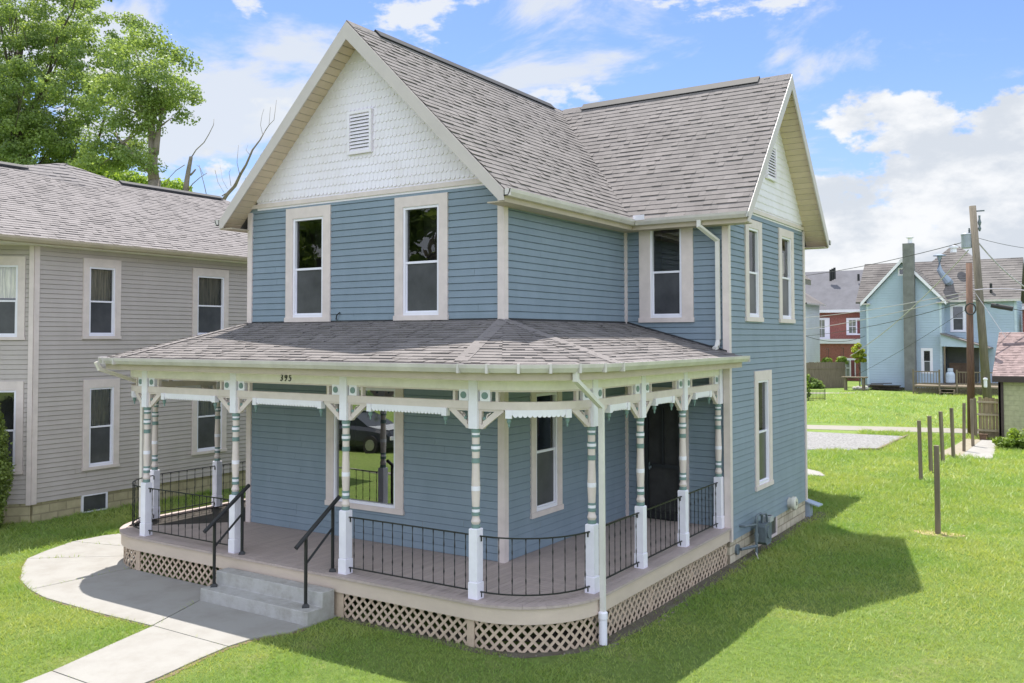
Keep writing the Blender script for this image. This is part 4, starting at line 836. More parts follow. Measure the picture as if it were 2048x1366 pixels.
for a,b_ in ((-1.2+.6,1.2),(4.0,7.7)):
    m=MB(); m.ext([(NXR-.16,NR-.04),(NXR,NR+.05),(NXR+.16,NR-.04),(NXR+.16,NR+.01),(NXR,NR+.10),(NXR-.16,NR+.01)],lambda x,z:V((x,a,z)),lambda x,z:V((x,b_,z)))
    m.build('ridge_vent',RIDGEV,nr)
ln=Line((NXE,YF),(NXE,YE),(1,0)); m=MB(); gutter(m,ln,5.72); m.box((NXE-.03,YF,5.70),(NXE-.002,YE,5.84)); m.build('gutter',TAN,NB)
m=MB(); m.box((-20.9,-6.28,5.69),(NXE-.03,YE-.02,5.72)); m.build('soffit',CREAM,NB)
# ================================================================== trees
LEAF=leafmat('maple_leaf',(.30,.39,.125),(.11,.175,.07),.5,.8); LEAF2=leafmat('shrub_leaf',(.26,.36,.05),(.11,.18,.03),.35,2); CED=leafmat('cedar_leaf',(.24,.31,.06),(.09,.13,.035),.3,3)
BARK=mat('grey_bark',(.24,.205,.165),.95,.15,3,.9,14,stretch=(3,3,.5),bdist=.03); DBARK=mat('dark_bark',(.09,.075,.055),.95,.15,3,.9,14,stretch=(3,3,.5))
def leaves(name,blobs,n,size,mt,parent,seed=1,flat_=.6):
    r=np.random.default_rng(seed); b=np.array(blobs,float); wts=b[:,3]**2; wts/=wts.sum(); k=r.choice(len(b),n,p=wts)
    d=r.normal(size=(n,3)); d/=np.linalg.norm(d,axis=1)[:,None]; rr_=r.random(n)**.45; c=b[k,:3]+d*(b[k,3]*rr_)[:,None]*np.array([1,1,flat_])
    nn=d*.7+r.normal(size=(n,3))*.6+np.array([0,0,.35]); nn/=np.linalg.norm(nn,axis=1)[:,None]; t=np.cross(nn,r.normal(size=(n,3))); t/=np.linalg.norm(t,axis=1)[:,None]; bt=np.cross(nn,t)
    s=size*r.uniform(.6,1.3,n)[:,None]; v=np.stack([c-t*s*.5,c+bt*s*.45-t*s*.1,c+t*s*.6,c-bt*s*.45-t*s*.1],1); return quads(name,v,mt,parent)
def blobs(centers,rng_,seed,n,rb=(.5,1.0)):
    """clumps spread through several ellipsoids (x,y,z,rx,ry,rz)"""
    r=random.Random(seed); out=[]; vol=[c[3]*c[4]*c[5] for c in centers]
    for i in range(n):
        c=r.choices(centers,vol)[0]
        while True:
            p=[r.uniform(-1,1) for _ in range(3)]; q=sum(a*a for a in p)
            if .15<q<1: break
        out.append((c[0]+p[0]*c[3],c[1]+p[1]*c[4],c[2]+p[2]*c[5],r.uniform(*rb)))
    return out
def limb(m,a,b,r0,r1,seed,n=6,wob=.06):
    r=random.Random(seed); a,b=V(a),V(b); L=(b-a).length; pts=[a+(b-a)*i/n+V((r.uniform(-1,1),r.uniform(-1,1),r.uniform(-.5,.5)))*wob*L*(0 if i in(0,) else 1)*.5 for i in range(n+1)]
    m.tube(pts,[r0+(r1-r0)*i/n for i in range(n+1)],7); return pts
def crowntree(name,base,label,cat,cent,nb,nl,size,mt,top,seed,group=None,tr=.35,limbs=9,rb=(.5,1.0),bark=BARK,ntwig=25):
    e=empty(name,base,label,cat,group); m=MB(); b=V(base); t=V(top); limb(m,b,t,tr,tr*.35,seed,8,.03); bl=blobs(cent,None,seed,nb,rb); r=random.Random(seed+5)
    for i in range(limbs+ntwig):
        q=r.choice(bl); f=r.uniform(.3,.95); st=b+(t-b)*f; k=tr*(.35 if i<limbs else .13)*(1.2-f*.6); limb(m,st,q[:3],k,k*.25,seed+i,5,.10)
    m.build('trunk',bark,e,smooth=True); leaves('crown',bl,nl,size,mt,e,seed); return e
ta=at(60,170,14)
crowntree('maple_tree',(ta.x-1.5,14,-.6),'big leafy green tree filling the upper left corner above the beige house roof','tree',
  [(ta.x-3,14,19.5,6.5,5,6.5),(ta.x+2.2,14,17.6,5.2,4,4.4),(ta.x-1,13,12.9,6,4,2.6),(at(205,60,14).x,14,at(205,60,14).z+.6,1.9,2,2.6),(at(60,240,14).x,13,14.4,5,3,2.5)],520,115000,.125,LEAF,(ta.x-1,14,20),101,'leafy trees behind the beige house',.42,16,(.35,.85),DBARK,70)
tb=at(308,360,13); tb2=at(302,240,13)
e=empty('maple_tree',(tb.x+.2,13,-.6),'slender leafy tree with a bare grey trunk rising beyond the ridge of the beige house','tree','leafy trees behind the beige house')
m=MB(); limb(m,(tb.x+.25,13,-.6),(tb.x,13,tb.z),.36,.27,5,6,.01); limb(m,(tb.x,13,tb.z),(tb2.x,13,tb2.z+.3),.25,.13,6,5,.02); limb(m,(tb.x+.1,13,tb.z+1.2),(at(325,235,13).x,13,at(325,235,13).z+.5),.15,.07,7,5,.03)
limb(m,at(300,345,13),at(228,265,13),.10,.05,9,6,.05); limb(m,at(303,262,13),at(268,185,13),.06,.03,10,5,.06); limb(m,at(318,255,13),at(345,235,13),.05,.02,11,4,.06)
cb=[]
for u,v,r_ in ((300,110,1.1),(320,150,1.2),(345,190,1.0),(290,170,1.2),(335,215,.7),(262,210,1.0),(240,150,1.0),(270,100,.8),(298,85,.6),(345,105,.45),(350,150,.6),(255,255,.6),(230,290,.7),(270,300,.6),(290,320,.5),(215,205,1.0),(310,200,.9),(240,320,.6),(215,300,.7),(200,330,.7),(360,190,.4),(285,225,.6)):
    p=at(u,v,13+random.uniform(-1,1)); rq=random.Random(u)
    for k in range(9): cb.append((p.x-.12+rq.gauss(0,.42)*r_,p.y+rq.uniform(-1.2,1.2),p.z+rq.gauss(0,.42)*r_,rq.uniform(.35,.75)))
    if r_>.6: limb(m,tb2,p,.05,.02,u,5,.08)
m.build('trunk',BARK,e,smooth=True); leaves('crown',cb,22000,.115,LEAF,e,33)
e=empty('broadleaf_tree',(at(200,360,17).x,17,-.6),'low rounded green treetop peeking over the middle of the beige house ridge','tree','leafy trees behind the beige house')
bl=[]
for u,v,r_ in ((150,330,.9),(180,345,1.0),(210,352,.9),(240,360,.8),(265,368,.8),(290,372,.7),(325,380,.7),(350,378,.6),(365,385,.5),(195,330,.6),(225,340,.5),(170,315,.5),(100,330,.7),(40,320,.8),(0,325,.8)):
    p=at(u,v-8,17); bl.append((p.x,p.y,p.z,r_)); bl.append((p.x-.3,p.y+.8,p.z-1.2,r_*1.6))
m=MB(); limb(m,(at(200,360,17).x,17,-.6),at(210,380,17),.3,.1,3); m.build('trunk',BARK,e); leaves('crown',bl,20000,.17,leafmat('bright_leaf',(.32,.44,.09),(.16,.25,.06),.5,.5),e,34)
# dead trees
def dead(label,y,lims,seed,rootp):
    e=empty('dead_tree',(rootp[0],y,-.6),label,'dead tree','dead trees behind the beige house'); m=MB()
    for i,(pts,r0,r1) in enumerate(lims):
        P=[at(u,v,y+.15*math.sin(i+j)) for j,(u,v) in enumerate(pts)]; n=len(P); f_=.75 if r0>.06 else .6; m.tube(P,[(r0+(r1-r0)*k/(n-1))*f_*.85 for k in range(n)],7)
    p=at(*lims[0][0][0],y); m.tube([(rootp[0],y,-.6),(p.x+.1,y,p.z*.5),(p.x,y,p.z)],[lims[0][1]*1.5,lims[0][1]*1.25,lims[0][1]],8)
    m.build('trunk',BARK,e,smooth=True)
pp=at(371,384,13)
dead('broken dead tree stub with one long curving bare branch beyond the beige roof',13,[(((371,384),(374,360),(378,335),(382,314)),.20,.12),(((382,316),(392,300),(408,285),(418,268),(427,250),(428,238)),.05,.018),(((374,384),(385,368),(400,355),(414,346)),.05,.02),(((381,350),(386,345),(391,339)),.07,.05),(((398,330),(402,345),(408,368),(413,390)),.022,.03),(((330,378),(338,356),(352,341),(369,330)),.02,.035),(((393,330),(400,335),(407,350)),.012,.02)],1,(pp.x,))
pp=at(470,400,14)
dead('dead tree of thin bare curving branches tight against the left gable rake',14,[(((440,410),(455,388),(470,372),(480,350),(492,330),(505,300),(520,280),(530,262)),.14,.03),(((444,392),(462,380),(470,366)),.05,.03),(((448,385),(436,365),(430,340)),.012,.02),(((462,372),(458,345),(462,338)),.02,.01),(((480,352),(474,325),(477,290)),.03,.01),(((455,378),(445,360),(440,330)),.015,.008),(((500,310),(492,300),(496,290)),.02,.01),(((525,268),(521,250),(524,230),(528,218)),.02,.01),(((530,262),(538,250),(548,240),(553,200)),.035,.012),(((538,250),(540,225),(541,214)),.015,.01)],2,(pp.x,))
# evergreen shrub by the bay
p0=V((-12.17,-1.86,-.6)); e=empty('cedar_shrub',p0,'dense dark green evergreen shrub at the left edge in front of the beige house','shrub'); bl=[]; rq=random.Random(4)
for i in range(90):
    z=rq.uniform(0,2.45); rr_=.60*(1-(z/2.75)**2.2)*(.3+.7*min(1,z/1.2)); a=rq.uniform(0,6.28); bl.append((p0.x+math.cos(a)*rr_*.72,p0.y+math.sin(a)*rr_*.72,z-.45,.2))
m=MB(); limb(m,p0,p0+V((0,0,2.2)),.07,.02,4); m.build('trunk',DBARK,e); leaves('foliage',bl,26000,.05,CED,e,8,1.4)
# ================================================================== yard posts, gate, garage
PW=[(1876,1068,891,.105,0),(1842,961,841,.10,-.03),(1862,945,832,.10,-.02),(1886,926,823,.10,-.05),(1907,916,816,.10,-.04),(1928,903,806,.10,.03),(1946,893,798,.11,-.02)]
PL=['nearest lone wooden post standing apart in the lawn','wooden post at the near end of the row in the lawn','second wooden post from the near end of the row','third wooden post in the row, leaning slightly','fourth wooden post in the row, beside the bare patch','fifth wooden post in the row, by the bare sand patch','last wooden post of the row, close to the brown pole']
def gpt(u,v,z=-.7):
    d=Fv+R2*((u-1024)/1806.06)-U2*((v-616.0)/1806.06); return CAM+d*((z-CAM.z)/d.z)
for i,(u,v,vt,w,ln) in enumerate(PW):
    p=gpt(u,v); t=at(u,vt,p.y); m=MB(); c,s=math.cos(.3*i),math.sin(.3*i); h=w/2; A=V((c,s,0)); B=V((-s,c,0)); dz=V((ln,0,t.z+.78))
    m.ob(V((p.x,p.y,-.78))-A*h-B*h,A*w,B*w,dz); o=m.build('fence_post',WOODG); tag(o,PL[i],'post','bare wooden posts in the lawn'); b=o.modifiers.new('bevel','BEVEL'); b.width=.008
e=empty('wooden_gate',(4.1,30.5,-.7),'weathered picket gate between the fence post and the green garage','gate'); m=MB(); x=3.74; rr=random.Random(2)
while x<4.5: w=rr.uniform(.10,.14); m.box((x,30.5,-.5 if True else 0),(x+w-.012,30.525,1.02+rr.uniform(-.04,.04))); x+=w
GTW=mat('tan_gate_wood',(.30,.235,.15),.85,.15,4,.5,20,stretch=(4,4,.5),island=.15); m.build('pickets',GTW,e)
for z in (-.38,.28,.80): m=MB(); m.box((3.70,30.42,z),(4.56,30.498,z+.08)); m.build('rail',mat('pale_rail_wood',(.42,.35,.25),.85,.1,5),e)
m=MB(); m.box((3.72,30.52,-.66),(4.52,30.54,-.4)); m.build('lower_pickets',GTW,e)
m=MB(); m.ob((3.60,30.4,-.75),(.10,0,0),(0,.1,0),(-.04,0,1.75)); tag(m.build('gate_post',WOODG),'grey post the weathered gate hangs from, beside the brown pole','post')
m=MB(); m.box((3.82,29.9,-.70),(4.1,30.2,-.48)); m.box((3.80,29.88,-.48),(4.12,30.22,-.45)); tag(m.build('crate',mat('old_brown_wood',(.13,.08,.05),.9,.2,5)),'small brown wooden box on the ground against the picket gate','box')
m=MB(); m.ext([(5.02+.5*math.cos(a)*(1+.2*math.sin(3*a)),9.5+.28*math.sin(a)) for a in np.linspace(0,6.0,14)],lambda x,y:V((x,y,ground(x,y)-.05)),lambda x,y:V((x,y,ground(x,y)+.008))); kind(m.build('dry_grass_patch',mat('dry_thatch',(.42,.33,.17),.95,.2,9,.8,60,vdet=8)))
GA=empty('green_garage',(8,33,-.7),'pale green garage with dark brown trim and reddish shingle roof at the right edge','garage'); PG=brickmat('green_block',(.53,.53,.32),(.55,.545,.335),(.49,.49,.30),1.2); BRT=mat('brown_trim',(.055,.038,.035),.6,.1,4); RSH=mat('red_shingle',(.27,.20,.195),.9,.08,2,.6,120,attr=1)
m=MB(); m.box((4.62,30.0,-.9),(11.4,36.4,1.9)); m.ext([(30.0,1.9),(36.4,1.9),(33.2,3.6)],lambda y,z:V((4.62,y,z)),lambda y,z:V((11.4,y,z))); m.build('wall',PG,GA)
zg=lambda x,y:3.76-.515*abs(y-33.2); m=MB(); q1=[(4.34,29.72),(11.7,29.72),(11.7,33.2),(4.34,33.2)]; q2=[(4.34,33.2),(11.7,33.2),(11.7,36.7),(4.34,36.7)]; roofslab(m,q1,zg,.08); roofslab(m,q2,zg,.08); r=m.build('roof',RSH,GA)
m=MB(); roofface(m,z3(q1,zg),(1,0,0),81,tones=(.8,1.15)); roofface(m,z3(q2,zg),(1,0,0),82); m.build('red_shingle',RSH,r).name='shingles'
m=MB(); m.box((4.34,29.70,1.72),(11.7,29.74,1.95)); m.box((4.40,29.74,1.73),(11.6,29.998,1.75)); m.build('fascia',BRT,GA)
m=MB(); m.box((4.55,29.94,-.7),(4.72,30.0,1.73)); m.box((4.53,29.94,-.7),(4.618,30.12,1.73)); m.build('corner_board',BRT,GA)
def shrub(name,label,cat,p,rx,rz,n,size,mt,seed,group=None,k=30):
    e=empty(name,p,label,cat,group); bl=[]; r=random.Random(seed); m=MB()
    for i in range(k):
        a=r.uniform(0,6.28); d=r.random()**.6*rx; q=(p[0]+math.cos(a)*d,p[1]+math.sin(a)*d,p[2]+r.uniform(.15,1)*rz*(1-.5*d/rx),rx*r.uniform(.18,.34)); bl.append(q)
        if i<8: m.tube([p,V(q[:3])],[.02,.008],5)
    m.build('stem',DBARK,e); leaves('foliage',bl,n,size,mt,e,seed,.9); return e
shrub('leafy_shrub','bright leafy shrub hugging the front corner of the green garage','shrub',V((5.25,27.3,-.7)),.6,.75,2600,.13,LEAF2,3)
shrub('leafy_shrub','darker straggly shrub beside the bright shrub at the garage wall','shrub',V((6.4,27.2,-.7)),1.2,1.0,5200,.11,LEAF,4)
# ================================================================== poles and wires
POLEB=mat('brown_pole',(.15,.085,.06),.85,.25,4,.5,10,stretch=(6,6,.4)); POLEG=mat('grey_pole',(.17,.145,.115),.9,.2,4,.5,10,stretch=(6,6,.4))
p=gpt(1943,870); t=at(1938,526,p.y); m=MB(); m.tube([(p.x,p.y,-.8),t],[.165,.125],12); tag(m.build('utility_pole',POLEB,smooth=True),'shorter reddish-brown pole standing just left of the tall grey one','utility pole','utility poles')
PB=V((2.78,45,-.75)); PT=at(1945,412,45); e=empty('utility_pole',PB,'tall leaning grey pole carrying a transformer can','utility pole','utility poles'); m=MB(); m.tube([PB,PT],[.24,.18],12); m.build('pole',POLEG,e,smooth=True)
c=at(1933,482,45); m=MB(); m.lathe([(.22,-.42),(.27,-.40),(.27,.32),(.29,.33),(.29,.38),(.2,.44),(.05,.46)],(c.x,c.y-.05,c.z),16); tr=m.build('transformer',mat('transformer_grey',(.30,.33,.38),.45,.08),e,smooth=False); m=MB(); m.lathe([(.05,.44),(.07,.5),(.04,.55),(.07,.6),(.04,.66),(.05,.72)],(c.x+.15,c.y,c.z),8); m.build('bushing',GASM,tr)
m=MB(); q=at(1955,425,45); m.box((q.x-.35,45,q.z+.05),(q.x+.35,45.08,q.z+.12)); m.build('bracket',GASM,e); m=MB(); q=at(1959,445,45); m.lathe([(.04,-.5),(.09,-.35),(.05,-.2),(.1,0),(.05,.2),(.06,.4)],(q.x,q.y,q.z),8); m.build('fuse_cutout',GASM,e)
q=at(1971,766,44.7); m=MB(); m.lathe([(.07,-.25),(.09,-.2),(.09,.15),(.12,.2),(.1,.28),(.02,.3)],(q.x,q.y,q.z),10); m.build('meter_box',PLASTIC,e)
WB=mat('black_cable',(.03,.03,.03),.6); WW=mat('pale_cable',(.42,.40,.44),.5)
def wire(a,b,sag,r,mt,label):
    A=at(*a); B=at(*b); n=16; m=MB(); m.tube([A+(B-A)*(i/n)-V((0,0,sag*4*(i/n)*(1-i/n))) for i in range(n+1)],r,5); tag(m.build('utility_wire',mt),label,'wire','overhead utility wires')
wire((1950,478,45),(1560,556,75),.35,.022,WB,'uppermost dark wire crossing the sky leftward from the transformer pole')
wire((1956,476,45),(2120,500,60),.2,.015,WB,'thin dark wire leaving the tall pole towards the right edge')
wire((1937,500,45),(1700,712,62),.5,.03,WW,'twisted pale cable dropping steeply left from the transformer across the blue gable')
wire((1951,478,45),(2150,610,50),.9,.04,WW,'thick pale cable sagging right from the tall pole over the roof')
wire((1950,580,32),(1560,638,60),.25,.02,WW,'pale cable running left past the blue chimney from the brown pole, upper one')
wire((1942,588,32),(1560,664,60),.25,.02,WW,'lower pale cable running left below the upper one towards the brick house')
wire((1942,600,32),(1600,672,56),.3,.015,WB,'dark wire just beneath the two pale cables')
wire((1948,580,32),(2150,604,36),-.25,.03,WW,'pale bundled cable running right from the brown pole below the eave')
wire((1950,585,32),(2012,676,31),.0,.012,WW,'short pale wire slanting down from the brown pole to the garage roof')
wire((1946,598,32),(2100,628,36),.1,.015,WB,'dark wire holding the black splice box')
wire((1945,610,45),(1700,756,66),.2,.012,WB,'thin dark wire slanting down left across the lower blue siding')
wire((1600,668,50),(1730,672,68),.5,.02,WB,'short dark cable sagging in front of the brick wall')
q=at(2004,614,32.6); m=MB(); m.tube([q+V((-.42,0,.09)),q+V((.42,0,-.09))],.11,10); tag(m.build('splice_box',WB),'black cylindrical splice box hanging on the wire right of the poles','splice box')
q=at(1941,618,31.5); m=MB(); m.tube([q+V((math.cos(a)*.20,0,math.sin(a)*.24)) for a in np.linspace(0,6.283,19)],.035,6); tag(m.build('cable_coil',WB),'loop of black cable hung on the brown pole','cable coil')
# ================================================================== far houses
FH=empty('light_blue_house',(-3,68,-.7),'light blue sided house with a block chimney and rear deck beyond the alley','house')
LB=mat('light_blue_vinyl',(.40,.49,.60),.6,.05,.5,.1,20); LSH=mat('old_brown_shingle',(.18,.165,.16),.95,.15,.5,.5,30,col2=(.11,.10,.10),thr=(.4,.7),attr=1); CHM=mat('chimney_block',(.19,.19,.19),.9,.12,2,.5,12)
X0,X1,YG=-7.9,-2.32,66.0; sg=(9.75-6.35)/3.1; cxg=(X0+X1)/2
def fwin(O,s0,s1,z0,z1,parent,nm='window'): return window(parent,O,(1,0,0),(0,-1,0),s0,s1,z0,z1,tr=.16,trt=.18,sill=.1,rail=.5,trm=WHITE,name=nm)
o1=[]; o2=[]
a=at(1846,700,66); b=at(1862,742,66); o,_=fwin((X0,YG,0),a.x-.15-X0,b.x+.15-X0,b.z-.2,a.z+.15,FH); o1.append(o)
a=at(1796,536,66); b=at(1809,551,66); o,_=window(FH,(X0,YG,0),(1,0,0),(0,-1,0),a.x-X0,b.x-X0,b.z,a.z,tr=.07,trt=.07,sill=.06,rail=0,trm=WHITE); o1.append(o)
m=MB(); siding(m,(X0,YG,0),(1,0,0),(0,-1,0),-.5,9.6,X1-X0,o1,lim=lambda z:(max(0,(z-6.35)/sg-.15),min(X1-X0,X1-X0-(z-6.35)/sg+.15)),e=.2,t=.02); siding(m,(X1,YG,0),(0,1,0),(1,0,0),-.5,6.4,2.2,(),e=.2,t=.02); siding(m,(X0,YG,0),(0,1,0),(-1,0,0),-.5,6.4,9,(),e=.2,t=.02)
m.build('gable_wall',LB,FH)
YM=68.2; a=at(1900,608,YM); b=at(1932,664,YM); o,_=fwin((X1,YM,0),a.x-X1,b.x-X1,b.z,a.z,FH); o2.append(o)
XR=at(2032,600,YM).x; m=MB(); siding(m,(X1,YM,0),(1,0,0),(0,-1,0),-.5,6.5,XR-X1,o2,e=.2,t=.02); m.build('wall',LB,FH); m=MB(); siding(m,(XR,YM,0),(0,1,0),(1,0,0),-.5,6.5,6.6,(),e=.2,t=.02); m.build('wall',LB,FH); m=MB(); siding(m,(-8.9,YM,0),(1,0,0),(0,-1,0),-.5,6.5,1.0,(),e=.2,t=.02); m.build('wall',LB,FH)
for a_,b_ in (((X0-.03,YG-.04,-.6),(X0+.14,YG,6.3)),((X1-.14,YG-.04,-.6),(X1+.03,YG,6.3)),((XR-.14,YM-.04,-.6),(XR+.03,YM,6.3))): m=MB(); m.box(a_,b_); m.build('corner_board',mat('pale_blue_trim',(.50,.59,.68),.5),FH)
RY,RZ2,EZ2=71.6,9.95,6.5; sl=(RZ2-EZ2)/(RY-67.8); zf2=lambda x,y:RZ2-sl*abs(y-RY); m=MB(); xl,xr=-9.15,XR+.35
q1=[(xl,67.8),(xr,67.8),(xr,RY),(xl,RY)]; q2=[(xl,RY),(xr,RY),(xr,75.4),(xl,75.4)]; roofslab(m,q1,zf2,.15); roofslab(m,q2,zf2,.15)
zg2=lambda x,y:9.85-sg*abs(x-cxg); q3=[(cxg,YG-.35),(X1+.4,YG-.35),(X1+.4,67.7),(cxg,71.3)]; q4=[(X0-.4,YG-.35),(cxg,YG-.35),(cxg,71.3),(X0-.4,67.7)]; roofslab(m,q3,zg2,.12); roofslab(m,q4,zg2,.12)
r=m.build('roof',LSH,FH); m=MB(); sk=dict(e=.3,t=.02,tab=(.5,1.3),tones=(.85,1.1))
roofface(m,z3(q1,zf2),(1,0,0),91,**sk); roofface(m,z3(q3,zg2),(0,1,0),92,**sk); roofface(m,z3(q4,zg2),(0,1,0),93,**sk)
xa,xb=at(1864,527,RY).x,at(1952,527,RY).x; yy=RY
for _ in range(20): yy=RY+(at(1910,487,yy).z-RZ2)/sl
ap=at(1910,487,yy); L_=V((xa,RY,RZ2)); R_2=V((xb,RY,RZ2)); roofface(m,[L_,R_2,ap],(1,0,0),94,**sk); bk_=V((ap.x,yy+5,ap.z)); m.mesh([L_,R_2,ap,bk_,V((xa,yy+5,RZ2)),V((xb,yy+5,RZ2))],[(0,1,2),(0,2,3,4),(1,5,3,2),(4,3,5)]); m.build('shingles',LSH,r)
m=MB()
for s_ in (-1,1): m.ext([(cxg,9.86),(cxg+s_*3.2,9.86-sg*3.2),(cxg+s_*3.2,9.86-sg*3.2-.28),(cxg,9.55)],lambda x,z:V((x,YG-.40,z)),lambda x,z:V((x,YG-.34,z)))
m.build('rake_board',WHITE,FH); m=MB(); m.box((X1,67.68,6.32),(xr,67.8,6.5)); m.box((X0-.4,YG-.38,6.2),(X0+.3,YG-.03,6.3)); m.box((X1-.3,YG-.38,6.2),(X1+.5,YG-.03,6.3)); m.build('gutter',GUTTER,FH)
ca=at(1811.5,780,65.8); cb=at(1828.5,487,65.8); m=MB(); m.box((ca.x,65.3,-.7),(cb.x,65.95,cb.z)); ch=m.build('chimney',CHM,FH); m=MB(); q=at(1820,480,65.6); m.lathe([(.17,-.3),(.17,.15)],(q.x,65.6,q.z),10); m.lathe([(.3,.16),(.3,.22),(.1,.26)],(q.x,65.6,q.z),10); m.build('chimney_cap',PLASTIC,ch)
q0=at(1895,562,69.0); q1_=at(1884,548,69.0); q2_=at(1879,540,69.0); q3_=at(1879,512,69.0); m=MB(); m.tube([q0+V((.1,.6,-.2)),q0,q1_,q2_,q3_],[.32,.34,.24,.22,.22],10); m.lathe([(.5,0),(.5,.05),(.1,.16)],(q3_.x,q3_.y,q3_.z),12); m.build('roof_duct',mat('galvanised_blue',(.30,.36,.46),.4),r)
q=at(1907,499,70.6); m=MB(); m.lathe([(.25,-.25),(.25,.1),(.38,.12),(.38,.28),(.1,.34)],(q.x,q.y,q.z),12); m.build('roof_vent',PLASTIC,r)
q=at(1982,578,68.4); m=MB(); m.lathe([(.1,-.3),(.1,.45)],(q.x,q.y,q.z),8); m.build('plumbing_vent',BLACK,r)
# covered rear porch
a=at(1885,664,66.2); b=at(1964,692,66.2); c=at(1964,693,66.2); d=at(1885,688,66.2); PY0=65.2
m=MB(); m.ext([(X1+.02,3.75),(b.x,2.85),(b.x,2.72),(X1+.02,2.82)],lambda x,z:V((x,PY0,z)),lambda x,z:V((x,PY0+.1,z))); m.build('porch_gable',LB,FH)
m=MB(); m.ext([(X1+.02,3.85),(b.x+.6,2.72),(b.x+.6,2.62),(X1+.02,3.75)],lambda x,z:V((x,PY0-.2,z)),lambda x,z:V((x,YM,z))); m.build('porch_roof',LSH,FH)
m=MB(); m.box((X1+.1,67.9,.0),(b.x-.4,68.1,2.8)); m.build('porch_back_wall',mat('shaded_tan',(.12,.12,.11),.9),FH)
for u in (1889,1937,1962): q=at(u,700,65.3); m=MB(); m.box((q.x-.06,65.25,0),(q.x+.06,65.37,2.8)); m.build('porch_post',WOODG,FH)
DK=empty('rear_deck',(-1,64,-.7),'weathered wooden deck with railings and lattice skirt behind the light blue house','deck'); DY=gpt(1850,788).y; da=at(1827,771,DY).x; dbx=at(1879,771,DY).x; dc=at(1914,771,DY).x; dd=at(2004,771,DY).x; DZ=at(1850,771,DY).z
m=MB(); m.box((da,DY,DZ-.12),(dd,67.9,DZ)); m.build('deck_floor',WOODG,DK)
for x0,x1 in ((da,dbx),(dc,dd)):
    pth=Line((x0,DY),(x1,DY),(0,-1)); m=MB(); k=MB()
    h=-.7
    lattice(m,pth,0,pth.L,-.69,DZ-.12,pitch=.19,wd=.06); m.build('lattice',WOODG,DK); m=MB(); rect(m,pth,0,pth.L,DZ+1.0,DZ+1.07,-.05,.05); rect(m,pth,0,pth.L,DZ+.12,DZ+.18,-.03,.03); rr_=m.build('railing',WOODG,DK); n=int(pth.L/.19)
    m=MB()
    for i in range(n+1): s_=pth.L*i/n; rect(m,pth,max(0,s_-.017),s_+.017,DZ+.1,DZ+1.0,-.02,.02)
    m.build('balusters',WOODG,rr_)
for x in (da,dbx,dc): m=MB(); m.box((x-.055,DY-.08,-.7),(x+.055,DY+.04,DZ+1.2)); m.build('newel_post',WOODG,DK)
m=MB()
for i in range(3): z=DZ-.22*(i+1); m.box((dbx+.1,DY-.3*(i+1),z-.05),(dc-.1,DY-.3*i,z))
m.box((dbx+.09,DY-.9,-.7),(dbx+.14,DY,-.35)); m.box((dc-.14,DY-.9,-.7),(dc-.09,DY,-.35)); m.build('deck_steps',WOODG,DK)
q=at(1901,768,64.8); m=MB(); m.lathe([(.28,.06),(.33,.12),(.33,.75),(.22,.92),(.1,.95)],(q.x,64.8,DZ),14); m.lathe([(.2,.95),(.2,1.2),(.14,1.2),(.14,.95)],(q.x,64.8,DZ),10); tag(m.build('propane_tank',mat('tank_white_blue',(.5,.58,.68),.35)),'pale propane tank standing on the deck by the porch post','propane tank')
q=at(1925,738,66.5); m=MB(); m.box((q.x-.9,66.3,DZ),(q.x+.8,67.0,DZ+1.5)); m.box((q.x-.95,66.25,DZ+1.5),(q.x+.85,67.05,DZ+1.56)); m.box((q.x-.8,66.27,DZ+.1),(q.x-.1,66.3,DZ+1.4)); m.box((q.x,66.27,DZ+.1),(q.x+.7,66.3,DZ+1.4)); tag(m.build('storage_cabinet',mat('dark_brown_wood',(.09,.055,.035),.7)),'dark brown cabinet in the shade of the covered porch','cabinet')
# lumber pile, table, garden things
m=MB(); rr=random.Random(6)
for i in range(16):
    q=at(rr.uniform(1745,1785),776,64.9); a=rr.uniform(-.12,.12); L=rr.uniform(1.2,2.6); z=-.68+.085*(i//3)+.0; m.ob((q.x-L/2,64.6+rr.uniform(-.4,.5),z),(L,a*L,rr.uniform(-.05,.08)),(0,.18,0),(0,0,.06))
tag(m.build('lumber_pile',mat('dark_lumber',(.07,.055,.045),.9,.3,6)),'untidy pile of dark boards against the light blue wall','lumber pile')
q=at(1709,765,63.5); e=empty('garden_table',(q.x,63.5,-.7),'rough wooden plank table on the grass left of the light blue house','table'); m=MB(); m.box((q.x-.95,63.1,.30),(q.x+.95,63.9,.38)); m.build('table_top',WOODG,e)
for x in (q.x-.75,q.x+.62):
    m=MB(); m.box((x,63.2,-.72),(x+.14,63.34,.30)); m.box((x,63.66,-.72),(x+.14,63.8,.30)); m.build('leg',WOODG,e)
m=MB(); rr=random.Random(8)
for i in range(6): x=q.x+rr.uniform(-.4,.7); y=64.3+rr.uniform(-.2,.2); s=rr.uniform(.15,.3); m.lathe([(s*.5,0),(s,s*.4),(s*.9,s),(s*.4,s*1.4)],(x,y,-.7),8)
tag(m.build('stone_heap',mat('pale_stone',(.5,.48,.46),.9,.2,6)),'heap of pale stones under and behind the plank table','stones')
m=MB()
for u in (1616.5,1650): g_=gpt(u,801); m.tube([(g_.x,g_.y,-.7),(g_.x,g_.y,-.7+.75)],.03,6)
A=gpt(1616.5,801); B=gpt(1650,801)
for k in range(13): c=A+(B-A)*k/12; m.tube([(c.x,c.y,-.68),(c.x,c.y,-.02)],.013,4)
for z in (-.55,-.05): m.tube([(A.x,A.y,z),(B.x,B.y,z)],.015,4)
tag(m.build('wire_garden_fence',BLACK),'short black wire garden fence on the grass beside the blue house wall','garden fence')
